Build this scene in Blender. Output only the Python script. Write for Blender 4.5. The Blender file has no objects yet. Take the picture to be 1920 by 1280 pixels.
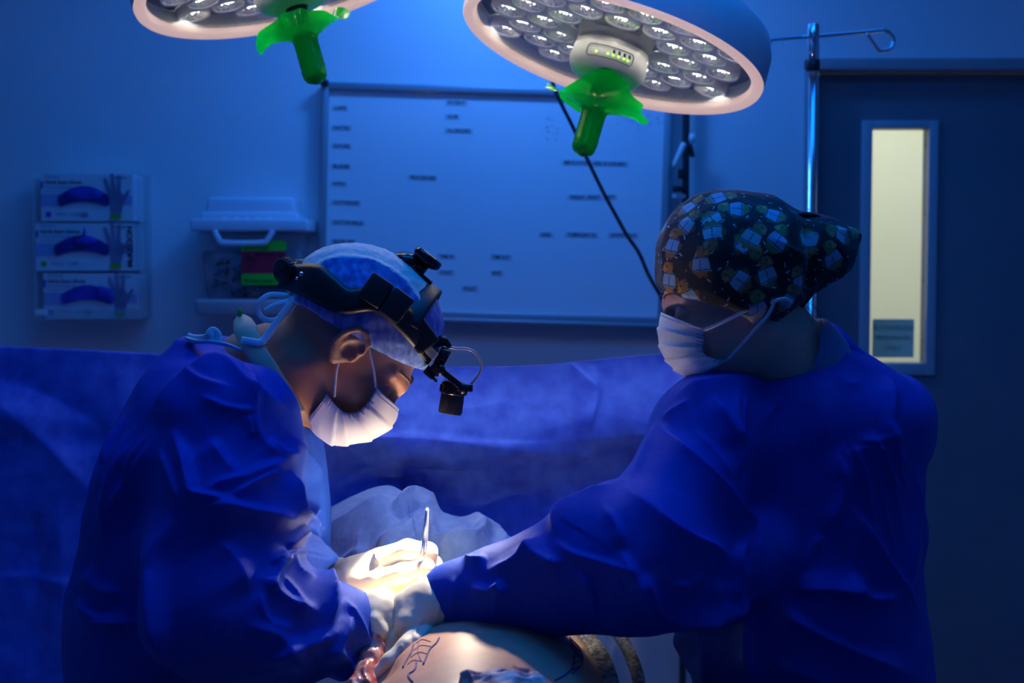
import bpy, math, random
import numpy as np
from mathutils import Matrix, Vector

random.seed(7)
RNG = np.random.default_rng(11)
SC = bpy.context.scene
COL = SC.collection

# ------------------------------------------------------------------ camera frame
FPX = 1920 * 50 / 36.0
CAM = np.array([0.0, 0.0, 1.5])
PITCH = math.radians(3.0)
FW = np.array([0.0, math.cos(PITCH), -math.sin(PITCH)])
UPV = np.array([0.0, math.sin(PITCH), math.cos(PITCH)])
RT = np.array([1.0, 0.0, 0.0])

def P(px, py, d):
    """The point at depth y = d seen at a photo pixel (used to take measurements off the photograph)."""
    v = FW + RT * ((px - 960) / FPX) - UPV * ((py - 640) / FPX)
    return CAM + v * (d / v[1])

def PP(*pts):
    return [P(*p) for p in pts]

def project(X):
    q = X - CAM
    z = q @ FW
    return np.stack([960 + FPX * (q @ RT) / z, 640 - FPX * (q @ UPV) / z], 1)

def nrm(v):
    v = np.asarray(v, float)
    return v / (np.linalg.norm(v) + 1e-12)

# ------------------------------------------------------------------ materials
def mat(name, base, rough=0.6, metal=0.0, spec=0.5, emit=None, estr=1.0, sheen=0.0, sss=0.0, alpha=1.0, trans=0.0, coat=0.0):
    m = bpy.data.materials.new(name)
    m.use_nodes = True
    b = m.node_tree.nodes['Principled BSDF']
    b.inputs['Base Color'].default_value = (*base, 1)
    b.inputs['Roughness'].default_value = rough
    b.inputs['Metallic'].default_value = metal
    b.inputs['Specular IOR Level'].default_value = spec
    if emit is not None:
        b.inputs['Emission Color'].default_value = (*emit, 1)
        b.inputs['Emission Strength'].default_value = estr
    if sheen:
        b.inputs['Sheen Weight'].default_value = sheen
    if sss:
        b.inputs['Subsurface Weight'].default_value = sss
        b.inputs['Subsurface Radius'].default_value = (0.012, 0.005, 0.003)
        b.inputs['Subsurface Scale'].default_value = 0.6
    if alpha < 1:
        b.inputs['Alpha'].default_value = alpha
    if trans:
        b.inputs['Transmission Weight'].default_value = trans
    if coat:
        b.inputs['Coat Weight'].default_value = coat
    return m

def noise_col(m, c1, c2, scale=20.0, detail=6.0, lo=0.35, hi=0.65, stretch=(1, 1, 1), bump=0.0, bscale=None, bdist=0.002, rough=None):
    """Vary a material's base colour with noise and roughen it with a bump."""
    nt = m.node_tree
    b = nt.nodes['Principled BSDF']
    tc = nt.nodes.new('ShaderNodeTexCoord')
    mp = nt.nodes.new('ShaderNodeMapping')
    mp.inputs['Scale'].default_value = stretch
    nt.links.new(tc.outputs['Object'], mp.inputs['Vector'])
    n = nt.nodes.new('ShaderNodeTexNoise')
    n.inputs['Scale'].default_value = scale
    n.inputs['Detail'].default_value = detail
    nt.links.new(mp.outputs['Vector'], n.inputs['Vector'])
    r = nt.nodes.new('ShaderNodeValToRGB')
    r.color_ramp.elements[0].position = lo
    r.color_ramp.elements[0].color = (*c1, 1)
    r.color_ramp.elements[1].position = hi
    r.color_ramp.elements[1].color = (*c2, 1)
    nt.links.new(n.outputs['Fac'], r.inputs['Fac'])
    nt.links.new(r.outputs['Color'], b.inputs['Base Color'])
    if bump:
        n2 = nt.nodes.new('ShaderNodeTexNoise')
        n2.inputs['Scale'].default_value = bscale or scale
        n2.inputs['Detail'].default_value = 5
        nt.links.new(mp.outputs['Vector'], n2.inputs['Vector'])
        bp = nt.nodes.new('ShaderNodeBump')
        bp.inputs['Strength'].default_value = bump
        bp.inputs['Distance'].default_value = bdist
        nt.links.new(n2.outputs['Fac'], bp.inputs['Height'])
        nt.links.new(bp.outputs['Normal'], b.inputs['Normal'])
    return m

def see_through(m, amount, tint=(1, 1, 1)):
    """Let part of the light straight through (film, thin plastic, panes)."""
    nt = m.node_tree
    b = nt.nodes['Principled BSDF']
    out = nt.nodes['Material Output']
    t = nt.nodes.new('ShaderNodeBsdfTransparent')
    t.inputs['Color'].default_value = (*tint, 1)
    mx = nt.nodes.new('ShaderNodeMixShader')
    mx.inputs['Fac'].default_value = amount
    nt.links.new(b.outputs['BSDF'], mx.inputs[1])
    nt.links.new(t.outputs['BSDF'], mx.inputs[2])
    nt.links.new(mx.outputs['Shader'], out.inputs['Surface'])
    return m

def vcol(m, attr='tint'):
    nt = m.node_tree
    a = nt.nodes.new('ShaderNodeVertexColor')
    a.layer_name = attr
    nt.links.new(a.outputs['Color'], nt.nodes['Principled BSDF'].inputs['Base Color'])
    return m

# ------------------------------------------------------------------ object helpers
def link(name, V, F, mats, parent=None, smooth=True, mi=None, label=None, tint=None):
    me = bpy.data.meshes.new(name)
    V = np.asarray(V, np.float64)
    me.from_pydata(V.tolist() if not isinstance(F, np.ndarray) else V, [], F if not isinstance(F, np.ndarray) else F.tolist())
    me.update()
    if not isinstance(mats, (list, tuple)):
        mats = [mats]
    for m in mats:
        me.materials.append(m)
    if mi is not None:
        me.polygons.foreach_set('material_index', np.asarray(mi, np.int32))
    me.polygons.foreach_set('use_smooth', np.full(len(me.polygons), bool(smooth)) if not isinstance(smooth, np.ndarray) else smooth)
    if tint is not None:
        ca = me.color_attributes.new('tint', 'FLOAT_COLOR', 'POINT')
        ca.data.foreach_set('color', np.concatenate([tint, np.ones((len(tint), 1))], 1).astype(np.float32).ravel())
    o = bpy.data.objects.new(name, me)
    COL.objects.link(o)
    if parent is not None:
        o.parent = parent
        o.matrix_parent_inverse = Matrix.Identity(4)
        pw = world_of(parent)
        o.matrix_local = pw.inverted()
    if label:
        o['label'] = label
    return o

def world_of(o):
    m = o.matrix_basis.copy()
    p = o.parent
    while p is not None:
        m = p.matrix_basis @ m
        p = p.parent
    return m

def tag(o, label, cat, group=None, kind=None):
    o['label'] = label
    o['category'] = cat
    if group:
        o['group'] = group
    if kind:
        o['kind'] = kind
    return o

def thing(name, label, cat, loc=(0, 0, 0), group=None):
    o = bpy.data.objects.new(name, None)
    COL.objects.link(o)
    o.location = tuple(float(v) for v in loc)
    o.empty_display_size = 0.05
    return tag(o, label, cat, group)

def set_structure(o):
    o['kind'] = 'structure'
    return o

class MB:
    """Collects shapes in world space and links them as one mesh."""
    def __init__(self):
        self.V, self.F, self.M, self.S, self.n = [], [], [], [], 0
    def add(self, V, F, mi=0, smooth=False):
        V = np.asarray(V, float).reshape(-1, 3)
        self.V.append(V)
        for f in F:
            self.F.append([int(i) + self.n for i in f])
            self.M.append(mi)
            self.S.append(smooth)
        self.n += len(V)
        return self
    def box(self, c, size, ax=None, mi=0, bevel=0.0):
        A = np.eye(3) if ax is None else np.array([nrm(a) for a in ax])
        h = np.asarray(size, float) / 2
        c = np.asarray(c, float)
        if bevel <= 0:
            s = np.array([[x, y, z] for x in (-1, 1) for y in (-1, 1) for z in (-1, 1)], float)
            V = c + (s * h) @ A
            F = [(0, 1, 3, 2), (4, 6, 7, 5), (0, 4, 5, 1), (2, 3, 7, 6), (0, 2, 6, 4), (1, 5, 7, 3)]
            return self.add(V, F, mi)
        b = min(bevel, h.min() * 0.95)
        import bmesh
        bm = bmesh.new()
        bmesh.ops.create_cube(bm, size=1.0)
        for v in bm.verts:
            v.co = Vector([v.co[i] * 2 * h[i] for i in range(3)])
        bmesh.ops.bevel(bm, geom=bm.edges[:], offset=b, segments=3, profile=0.5, affect='EDGES')
        bm.verts.index_update()
        V = np.array([v.co[:] for v in bm.verts])
        F = [[v.index for v in f.verts] for f in bm.faces]
        bm.free()
        return self.add(c + V @ A, F, mi, True)
    def tube(self, pts, r, seg=10, mi=0, caps=True, flat=None, closed=False):
        """Sweep along points; r a number or list; flat=(normal, ratio) squashes the section along a direction."""
        pts = np.asarray(pts, float)
        n = len(pts)
        r = np.full(n, r, float) if np.isscalar(r) else np.asarray(r, float)
        T = np.gradient(pts, axis=0)
        if closed:
            T = np.roll(pts, -1, 0) - np.roll(pts, 1, 0)
        T /= np.linalg.norm(T, axis=1, keepdims=True) + 1e-12
        ref = np.array([0, 0, 1.0]) if abs(T[0] @ [0, 0, 1]) < 0.9 else np.array([1.0, 0, 0])
        if flat is not None:
            f0 = np.asarray(flat[0], float)
            ref = nrm(f0 if f0.ndim == 1 else f0[0])
        N = ref - T[0] * (ref @ T[0])
        N = nrm(N)
        V = []
        for i in range(n):
            if flat is not None:
                ff = np.asarray(flat[0], float)
                N = ff if ff.ndim == 1 else ff[i]
            N = nrm(N - T[i] * (N @ T[i]))
            B = np.cross(T[i], N)
            a = np.arange(seg) * 2 * np.pi / seg
            q = 1.0 if flat is None else flat[1]
            V.append(pts[i] + r[i] * (np.cos(a)[:, None] * N * q + np.sin(a)[:, None] * B))
        V = np.concatenate(V)
        F = []
        for i in range(n if closed else n - 1):
            j = (i + 1) % n
            for k in range(seg):
                k2 = (k + 1) % seg
                F.append((i * seg + k, i * seg + k2, j * seg + k2, j * seg + k))
        if caps and not closed:
            F.append(tuple(range(seg - 1, -1, -1)))
            F.append(tuple((n - 1) * seg + k for k in range(seg)))
        return self.add(V, F, mi, True)
    def lathe(self, prof, c, axis, seg=32, mi=0, close=True, wob=None):
        """prof: (radius, height) pairs turned about an axis through c."""
        axis = nrm(axis)
        ref = np.array([0, 0, 1.0]) if abs(axis[2]) < 0.9 else np.array([1.0, 0, 0])
        U = nrm(np.cross(ref, axis))
        W = np.cross(axis, U)
        a = np.arange(seg) * 2 * np.pi / seg
        V = []
        for (r, h) in prof:
            V.append(np.asarray(c) + axis * h + max(r, 1e-5) * (np.cos(a)[:, None] * U + np.sin(a)[:, None] * W))
        V = np.concatenate(V)
        n = len(prof)
        F = []
        for i in range(n - 1):
            for k in range(seg):
                k2 = (k + 1) % seg
                F.append((i * seg + k, i * seg + k2, (i + 1) * seg + k2, (i + 1) * seg + k))
        if close:
            F.append(tuple(range(seg - 1, -1, -1)))
            F.append(tuple((n - 1) * seg + k for k in range(seg)))
        return self.add(V, F, mi, True)
    def prism(self, poly, n, depth, mi=0):
        """Extrude a planar polygon (3-D points) by depth along n."""
        poly = np.asarray(poly, float)
        n = nrm(n)
        k = len(poly)
        V = np.concatenate([poly, poly + n * depth])
        F = [tuple(range(k)), tuple(range(2 * k - 1, k - 1, -1))]
        F += [(i, i + k, (i + 1) % k + k, (i + 1) % k) for i in range(k)]
        return self.add(V, F, mi)
    def ball(self, c, r, mi=0, seg=16, ax=None):
        rr = np.full(3, r, float) if np.isscalar(r) else np.asarray(r, float)
        A = np.eye(3) if ax is None else np.array([nrm(a) for a in ax])
        V, F = [], []
        nr = seg // 2
        for i in range(nr + 1):
            t = math.pi * i / nr
            for k in range(seg):
                p = 2 * math.pi * k / seg
                V.append([math.sin(t) * math.cos(p), math.sin(t) * math.sin(p), math.cos(t)])
        V = np.asarray(c, float) + (np.array(V) * rr) @ A
        for i in range(nr):
            for k in range(seg):
                k2 = (k + 1) % seg
                F.append((i * seg + k, (i + 1) * seg + k, (i + 1) * seg + k2, i * seg + k2))
        return self.add(V, F, mi, True)
    def text(self, s, c, right, up, size, mi=0, align='LEFT', fit=None, bold=0.0, depth=0.0004):
        V, F = text_mesh(s, align, bold)
        right, up = nrm(right), nrm(up)
        nn = np.cross(right, up)
        if len(V) == 0:
            return self
        w = V[:, 0].max() - V[:, 0].min()
        sx = size if fit is None else fit / w
        W = np.asarray(c, float) + V[:, :1] * sx * right + V[:, 1:2] * size * up + nn * depth
        return self.add(W, F, mi)
    def build(self, name, mats, parent=None, label=None):
        V = np.concatenate(self.V)
        return link(name, V, self.F, mats, parent, np.array(self.S, bool), self.M, label)

_TXT = {}
def text_mesh(s, align, bold):
    k = (s, align, bold)
    if k not in _TXT:
        cu = bpy.data.curves.new('lettering', 'FONT')
        cu.body = s
        cu.size = 1.0
        cu.align_x = align
        cu.offset = bold
        cu.resolution_u = 3
        ob = bpy.data.objects.new('lettering', cu)
        COL.objects.link(ob)
        dg = bpy.context.evaluated_depsgraph_get()
        dg.update()
        ev = ob.evaluated_get(dg)
        me = ev.to_mesh()
        V = np.array([v.co[:] for v in me.vertices]) if len(me.vertices) else np.zeros((0, 3))
        F = [list(p.vertices) for p in me.polygons]
        ev.to_mesh_clear()
        bpy.data.objects.remove(ob)
        bpy.data.curves.remove(cu)
        _TXT[k] = (V, F)
    return _TXT[k]

def spline(pts, n=40, closed=False):
    """Catmull-Rom through points of any width."""
    p = np.asarray(pts, float)
    if closed:
        p = np.concatenate([p[-1:], p, p[:2]])
    else:
        p = np.concatenate([2 * p[:1] - p[1:2], p, 2 * p[-1:] - p[-2:-1]])
    m = len(p) - 3
    out = []
    for t in np.linspace(0, m, n, endpoint=not closed):
        i = min(int(t), m - 1)
        u = t - i
        a, b, c, d = p[i:i + 4]
        out.append(0.5 * ((2 * b) + (c - a) * u + (2 * a - 5 * b + 4 * c - d) * u * u + (3 * b - a - 3 * c + d) * u ** 3))
    return np.array(out)

# ------------------------------------------------------------------ noise
_LAT = {}
def vnoise(X, scale, seed=0):
    """Smooth value noise in 0..1 at points X (N,3)."""
    if seed not in _LAT:
        _LAT[seed] = np.random.default_rng(100 + seed).random((32, 32, 32)).astype(np.float32)
    L = _LAT[seed]
    q = X * scale + 512.3
    i = np.floor(q).astype(int)
    f = q - i
    f = f * f * (3 - 2 * f)
    i0 = i % 32
    i1 = (i + 1) % 32
    r = 0
    for dx in (0, 1):
        wx = f[:, 0] if dx else 1 - f[:, 0]
        ix = i1[:, 0] if dx else i0[:, 0]
        for dy in (0, 1):
            wy = f[:, 1] if dy else 1 - f[:, 1]
            iy = i1[:, 1] if dy else i0[:, 1]
            for dz in (0, 1):
                wz = f[:, 2] if dz else 1 - f[:, 2]
                iz = i1[:, 2] if dz else i0[:, 2]
                r = r + wx * wy * wz * L[ix, iy, iz]
    return r

def crumple(X, scale, seed=0):
    """Creased-sheet noise: sharp ridges, soft valleys."""
    w = np.stack([vnoise(X, scale * 0.6, seed + k) for k in (1, 2, 3)], 1) - 0.5
    Y = X + w * (0.6 / scale)
    a = 1 - np.abs(2 * vnoise(Y, scale, seed + 4) - 1)
    b = 1 - np.abs(2 * vnoise(Y, scale * 2.1, seed + 5) - 1)
    return a * 0.7 + b * 0.3

# ------------------------------------------------------------------ distance fields and their surfaces
def smin(a, b, k):
    if k <= 0:
        return np.minimum(a, b)
    h = np.maximum(k - np.abs(a - b), 0) / k
    return np.minimum(a, b) - h * h * k * 0.25

def smax(a, b, k):
    return -smin(-a, -b, k)

def cone(X, a, b, ra, rb):
    a = np.asarray(a, np.float32)
    ab = np.asarray(b, np.float32) - a
    q = X - a
    h = np.clip((q @ ab) / (ab @ ab + 1e-12), 0, 1)
    d = q - h[..., None] * ab
    return np.sqrt((d * d).sum(-1)) - (ra + (rb - ra) * h)

def chain(X, pts, rad, k=0.006):
    d = None
    for i in range(len(pts) - 1):
        e = cone(X, pts[i], pts[i + 1], rad[i], rad[i + 1])
        d = e if d is None else smin(d, e, k)
    return d

def ell(X, c, r, ax=None):
    q = X - np.asarray(c, np.float32)
    if ax is not None:
        q = q @ np.asarray(ax, np.float32).T
    r = np.asarray(r, np.float32)
    k0 = np.sqrt(((q / r) ** 2).sum(-1))
    k1 = np.sqrt(((q / (r * r)) ** 2).sum(-1)) + 1e-6
    return k0 * (k0 - 1) / k1

def loft(X, rows, p=2.3):
    """Stacked level ellipses: rows of (z, cx, cy, rx, ry), rising z."""
    R = np.array(sorted(rows), np.float32)
    z = X[..., 2]
    zz = np.linspace(R[0, 0], R[-1, 0], 160)
    cols = []
    for i in range(1, 5):
        v = np.interp(zz, R[:, 0], R[:, i])
        kern = np.ones(9) / 9
        v = np.convolve(np.pad(v, 4, mode='edge'), kern, 'valid')
        cols.append(np.interp(z, zz, v).astype(np.float32))
    cx, cy, rx, ry = cols
    k = (np.abs((X[..., 0] - cx) / rx) ** p + np.abs((X[..., 1] - cy) / ry) ** p + 1e-9) ** (1 / p)
    d = (k - 1) * np.minimum(rx, ry)
    return np.maximum(d, np.maximum(z - R[-1, 0], R[0, 0] - z))

def surface(fn, lo, hi, h):
    """Surface nets of fn < 0 inside the box lo..hi at spacing h."""
    lo = np.asarray(lo, float)
    hi = np.asarray(hi, float)
    n = np.ceil((hi - lo) / h).astype(int) + 1
    ax = [(lo[i] + h * np.arange(n[i])).astype(np.float32) for i in range(3)]
    G = np.empty(n, np.float32)
    step = max(1, int(1.2e6 / (n[1] * n[2])))
    for s in range(0, n[0], step):
        X = np.stack(np.meshgrid(ax[0][s:s + step], ax[1], ax[2], indexing='ij'), -1)
        G[s:s + step] = fn(X)
    ins = G < 0
    c = np.zeros(n - 1, np.uint8)
    for dx in (0, 1):
        for dy in (0, 1):
            for dz in (0, 1):
                c += ins[dx:n[0] - 1 + dx, dy:n[1] - 1 + dy, dz:n[2] - 1 + dz]
    cell = (c > 0) & (c < 8)
    I = np.argwhere(cell)
    idx = np.full(n - 1, -1, np.int64)
    idx[cell] = np.arange(len(I))
    acc = np.zeros((len(I), 3))
    cnt = np.zeros(len(I))
    corners = [(x, y, z) for x in (0, 1) for y in (0, 1) for z in (0, 1)]
    for a in corners:
        for k in range(3):
            if a[k]:
                continue
            b = list(a)
            b[k] = 1
            ga = G[I[:, 0] + a[0], I[:, 1] + a[1], I[:, 2] + a[2]]
            gb = G[I[:, 0] + b[0], I[:, 1] + b[1], I[:, 2] + b[2]]
            x = (ga < 0) != (gb < 0)
            t = np.where(x, ga / np.where(ga == gb, 1, ga - gb), 0)
            pt = I + np.array(a, float)
            pt[:, k] += t
            acc += pt * x[:, None]
            cnt += x
    V = lo + h * acc / np.maximum(cnt, 1)[:, None]
    F = []
    for k in range(3):
        u, v = (k + 1) % 3, (k + 2) % 3
        sl = [slice(None)] * 3
        s2 = [slice(None)] * 3
        sl[k] = slice(0, n[k] - 1)
        s2[k] = slice(1, n[k])
        for w in (u, v):
            sl[w] = slice(1, n[w] - 1)
            s2[w] = slice(1, n[w] - 1)
        A, B = ins[tuple(sl)], ins[tuple(s2)]
        for flip, msk in ((False, A & ~B), (True, ~A & B)):
            E = np.argwhere(msk)
            if not len(E):
                continue
            for w in (u, v):
                E[:, w] += 1
            def q(du, dv):
                J = E.copy()
                J[:, u] += du
                J[:, v] += dv
                return idx[J[:, 0], J[:, 1], J[:, 2]]
            Q = np.stack([q(-1, -1), q(0, -1), q(0, 0), q(-1, 0)], 1)
            F.append(Q[:, ::-1] if flip else Q)
    F = np.concatenate(F)
    F = F[(F >= 0).all(1)]
    return V, F

def relax(V, F, it=2, f=0.5):
    E = np.concatenate([F[:, [0, 1]], F[:, [1, 2]], F[:, [2, 3]], F[:, [3, 0]]])
    E = np.concatenate([E, E[:, ::-1]])
    cnt = np.bincount(E[:, 0], minlength=len(V))[:, None]
    for _ in range(it):
        S = np.stack([np.bincount(E[:, 0], V[E[:, 1], k], len(V)) for k in range(3)], 1)
        V = V + f * (S / np.maximum(cnt, 1) - V)
    return V

def vnormals(V, F):
    n = np.cross(V[F[:, 2]] - V[F[:, 0]], V[F[:, 3]] - V[F[:, 1]])
    N = np.zeros_like(V)
    for k in range(4):
        for j in range(3):
            N[:, j] += np.bincount(F[:, k], n[:, j], len(V))
    return N / (np.linalg.norm(N, axis=1, keepdims=True) + 1e-12)

def subdiv(V, F, smooth=True):
    """Each quad into four, then one light relax."""
    E = np.concatenate([F[:, [0, 1]], F[:, [1, 2]], F[:, [2, 3]], F[:, [3, 0]]])
    Es = np.sort(E, 1)
    key = Es[:, 0] * (len(V) + 1) + Es[:, 1]
    u, first, inv = np.unique(key, return_index=True, return_inverse=True)
    mid = (V[Es[first, 0]] + V[Es[first, 1]]) / 2
    nF = len(F)
    e = inv.reshape(4, nF) + len(V)
    c = np.arange(nF) + len(V) + len(mid)
    V2 = np.concatenate([V, mid, V[F].mean(1)])
    F2 = np.concatenate([np.stack([F[:, 0], e[0], c, e[3]], 1), np.stack([e[0], F[:, 1], e[1], c], 1),
                         np.stack([c, e[1], F[:, 2], e[2]], 1), np.stack([e[3], c, e[2], F[:, 3]], 1)])
    if smooth:
        V2 = relax(V2, F2, 2, 0.5)
    return V2, F2

def seg_dist(q, poly):
    """Signed distance in 2-D from points to a polyline and the position 0..1 along it."""
    poly = np.asarray(poly, float)
    L = np.linalg.norm(np.diff(poly, axis=0), axis=1)
    cum = np.concatenate([[0], np.cumsum(L)])
    best = np.full(len(q), 1e9)
    sgn = np.ones(len(q))
    tt = np.zeros(len(q))
    for i in range(len(poly) - 1):
        a, b = poly[i], poly[i + 1]
        ab = b - a
        h = np.clip(((q - a) @ ab) / (ab @ ab + 1e-9), 0, 1)
        dv = q - a - h[:, None] * ab
        d = np.linalg.norm(dv, axis=1)
        m = d < best
        best[m] = d[m]
        cr = ab[0] * dv[:, 1] - ab[1] * dv[:, 0]
        sgn[m] = np.sign(cr[m])
        tt[m] = (cum[i] + h[m] * L[i]) / cum[-1]
    return best * sgn, tt

def folds(V, N, lines, facing=True):
    """Raise cloth folds along lines measured on the photograph: (pixel points, height in m, width one side, width other side)."""
    q = project(V)
    view = nrm_rows(CAM - V)
    face = np.clip((N * view).sum(1) * 3 + 0.3, 0, 1) if facing else np.ones(len(V))
    D = np.zeros(len(V))
    for (pts, amp, w1, w2) in lines:
        poly = spline(pts, max(8, 6 * len(pts)))
        lo, hi = poly.min(0) - 7 * max(w1, w2), poly.max(0) + 7 * max(w1, w2)
        m = ((q > lo) & (q < hi)).all(1) & (face > 0)
        if not m.any():
            continue
        d, t = seg_dist(q[m], poly)
        w = np.where(d > 0, w1 * 2.0, w2 * .9)
        x = np.abs(d) / w
        prof = np.where(d > 0, np.exp(-x * 1.15), np.exp(-x * .9) * .55 + np.exp(-x * x) * .45)
        end = np.clip(np.minimum(t, 1 - t) * 3.2 + 0.05, 0, 1)
        end = end * end * (3 - 2 * end)
        D[m] += amp * prof * end * face[m]
    return V + N * D[:, None]

def nrm_rows(A):
    return A / (np.linalg.norm(A, axis=1, keepdims=True) + 1e-12)

def grid_faces(nu, nv):
    i, j = np.meshgrid(np.arange(nu - 1), np.arange(nv - 1), indexing='ij')
    a = (i * nv + j).ravel()
    return np.stack([a, a + nv, a + nv + 1, a + 1], 1)

def thicken(V, F, t):
    """Give a sheet a thickness t (closed along its border)."""
    N = vnormals(V, F)
    n = len(V)
    E = np.concatenate([F[:, [0, 1]], F[:, [1, 2]], F[:, [2, 3]], F[:, [3, 0]]])
    key = np.sort(E, 1)
    k = key[:, 0] * n + key[:, 1]
    u, inv, c = np.unique(k, return_inverse=True, return_counts=True)
    B = E[c[inv] == 1]
    side = np.stack([B[:, 1], B[:, 0], B[:, 0] + n, B[:, 1] + n], 1)
    return np.concatenate([V + N * t / 2, V - N * t / 2]), np.concatenate([F, F[:, ::-1] + n, side])
# ================================================================== MATERIALS
M = {}
M['wall'] = noise_col(mat('wall_paint', (0.72, 0.74, 0.76), 0.55), (0.70, 0.72, 0.74), (0.75, 0.77, 0.79), 3.0, bump=0.05, bscale=180, bdist=0.0006)
M['ceil'] = noise_col(mat('ceiling_tile', (0.7, 0.7, 0.7), 0.8), (0.66, 0.66, 0.66), (0.74, 0.74, 0.74), 60.0)
M['floor'] = noise_col(mat('vinyl_floor', (0.25, 0.27, 0.3), 0.35), (0.22, 0.24, 0.27), (0.3, 0.32, 0.34), 40.0)
M['corridor'] = noise_col(mat('corridor_paint', (0.8, 0.8, 0.72), 0.7), (0.78, 0.78, 0.71), (0.82, 0.82, 0.75), 2.0)
M['door'] = noise_col(mat('door_laminate', (0.17, 0.18, 0.22), 0.45), (0.16, 0.17, 0.21), (0.18, 0.19, 0.23), 3.0)
M['doorframe'] = mat('door_frame_paint', (0.26, 0.28, 0.32), 0.4)
M['panelframe'] = mat('vision_panel_frame', (0.42, 0.44, 0.48), 0.4)
M['glass'] = see_through(mat('window_glass', (0.9, 0.95, 0.92), 0.02), 0.93, (0.93, 0.97, 0.95))
M['board'] = noise_col(mat('whiteboard_enamel', (0.8, 0.81, 0.83), 0.22), (0.78, 0.79, 0.81), (0.82, 0.83, 0.85), 2.5)
M['alu'] = mat('brushed_aluminium', (0.36, 0.38, 0.42), 0.45, metal=0.5)
M['ink'] = mat('black_print', (0.015, 0.015, 0.02), 0.6)
M['smudge'] = mat('marker_smudge', (0.35, 0.36, 0.42), 0.7)
M['strip'] = mat('label_tape', (0.62, 0.63, 0.66), 0.4)
M['black'] = noise_col(mat('black_plastic', (0.012, 0.012, 0.014), 0.42), (0.010, 0.010, 0.012), (0.018, 0.018, 0.02), 90.0, bump=0.08, bscale=400, bdist=0.0004)
M['blackgloss'] = mat('black_gloss_plastic', (0.01, 0.01, 0.012), 0.18)
M['chrome'] = mat('chrome_steel', (0.78, 0.8, 0.84), 0.12, metal=1.0)
M['steel'] = mat('satin_steel', (0.72, 0.72, 0.72), 0.28, metal=1.0)
M['acrylic'] = see_through(mat('clear_acrylic', (0.7, 0.75, 0.8), 0.08), 0.72)
M['carton'] = mat('glove_carton', (0.66, 0.68, 0.72), 0.5)
M['cartonviolet'] = mat('carton_violet_print', (0.36, 0.36, 0.62), 0.5)
M['cartongrey'] = mat('carton_grey_print', (0.3, 0.3, 0.34), 0.5)
M['cartonlight'] = mat('carton_pale_edge', (0.85, 0.85, 0.92), 0.4)
M['slotblue'] = noise_col(mat('blue_nitrile', (0.05, 0.04, 0.42), 0.5), (0.035, 0.03, 0.34), (0.08, 0.06, 0.55), 26.0)
M['slotdark'] = noise_col(mat('dark_blue_nitrile', (0.02, 0.01, 0.2), 0.5), (0.012, 0.008, 0.12), (0.05, 0.03, 0.34), 22.0)
M['handprint'] = noise_col(mat('printed_hand', (0.2, 0.18, 0.32), 0.5), (0.16, 0.14, 0.26), (0.26, 0.24, 0.38), 18.0)
M['greenprint'] = mat('green_print', (0.12, 0.4, 0.03), 0.5)
M['bin'] = see_through(noise_col(mat('translucent_bin_plastic', (0.75, 0.78, 0.86), 0.3), (0.72, 0.75, 0.84), (0.8, 0.83, 0.9), 5.0), 0.80)
M['binlid'] = see_through(mat('frosted_lid_plastic', (0.82, 0.84, 0.92), 0.25), 0.12)
M['bincont'] = noise_col(mat('used_sharps', (0.08, 0.08, 0.12), 0.5), (0.03, 0.03, 0.05), (0.2, 0.2, 0.24), 30.0)
M['labelgreen'] = mat('label_green', (0.0, 0.62, 0.03), 0.5)
M['labelred'] = mat('label_red', (0.5, 0.012, 0.05), 0.5)
M['cord'] = mat('dark_rubber_cord', (0.02, 0.022, 0.03), 0.5)
M['paper'] = see_through(mat('notice_paper', (0.42, 0.6, 0.6), 0.7), 0.3, (0.6, 0.85, 0.88))
M['paperink'] = mat('notice_ink', (0.12, 0.2, 0.24), 0.7)
M['white'] = mat('white_plastic', (0.8, 0.8, 0.8), 0.35)

# ================================================================== ROOM
YW = 3.6
XL, XR, YF, ZC = -2.3, 2.3, -1.6, 2.75
def slab(name, lo, hi, m, bevel=0.0):
    lo, hi = np.array(lo, float), np.array(hi, float)
    return set_structure(MB().box((lo + hi) / 2, hi - lo, bevel=bevel).build(name, m))

slab('floor', (XL - .1, YF - .1, -.1), (XR + .1, 5.4, 0), M['floor'])
slab('ceiling', (XL - .1, YF - .1, ZC), (XR + .1, YW + .12, ZC + .1), M['ceil'])
slab('wall_left', (XL - .1, YF, 0), (XL, YW + .12, ZC), M['wall'])
slab('wall_right', (XR, YF, 0), (XR + .1, YW + .12, ZC), M['wall'])
slab('wall_front', (XL - .1, YF - .1, 0), (XR + .1, YF, ZC), M['wall'])
DX0, DX1 = P(1507, 300, YW)[0], P(1507, 300, YW)[0] + 1.06
DZ = P(1600, 112, YW)[2]
w = MB()
def wbox(x0, x1, z0, z1):
    w.box(((x0 + x1) / 2, YW + .06, (z0 + z1) / 2), (x1 - x0, .12, z1 - z0))
wbox(XL, DX0, 0, ZC)
wbox(DX0, DX1, DZ, ZC)
wbox(DX1, XR, 0, ZC)
set_structure(w.build('wall_back', M['wall']))
# skirting along the back wall
set_structure(MB().box(((XL + DX0) / 2, YW - .006, .05), (DX0 - XL, .012, .1), bevel=.003).build('baseboard_back', M['doorframe']))

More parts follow.
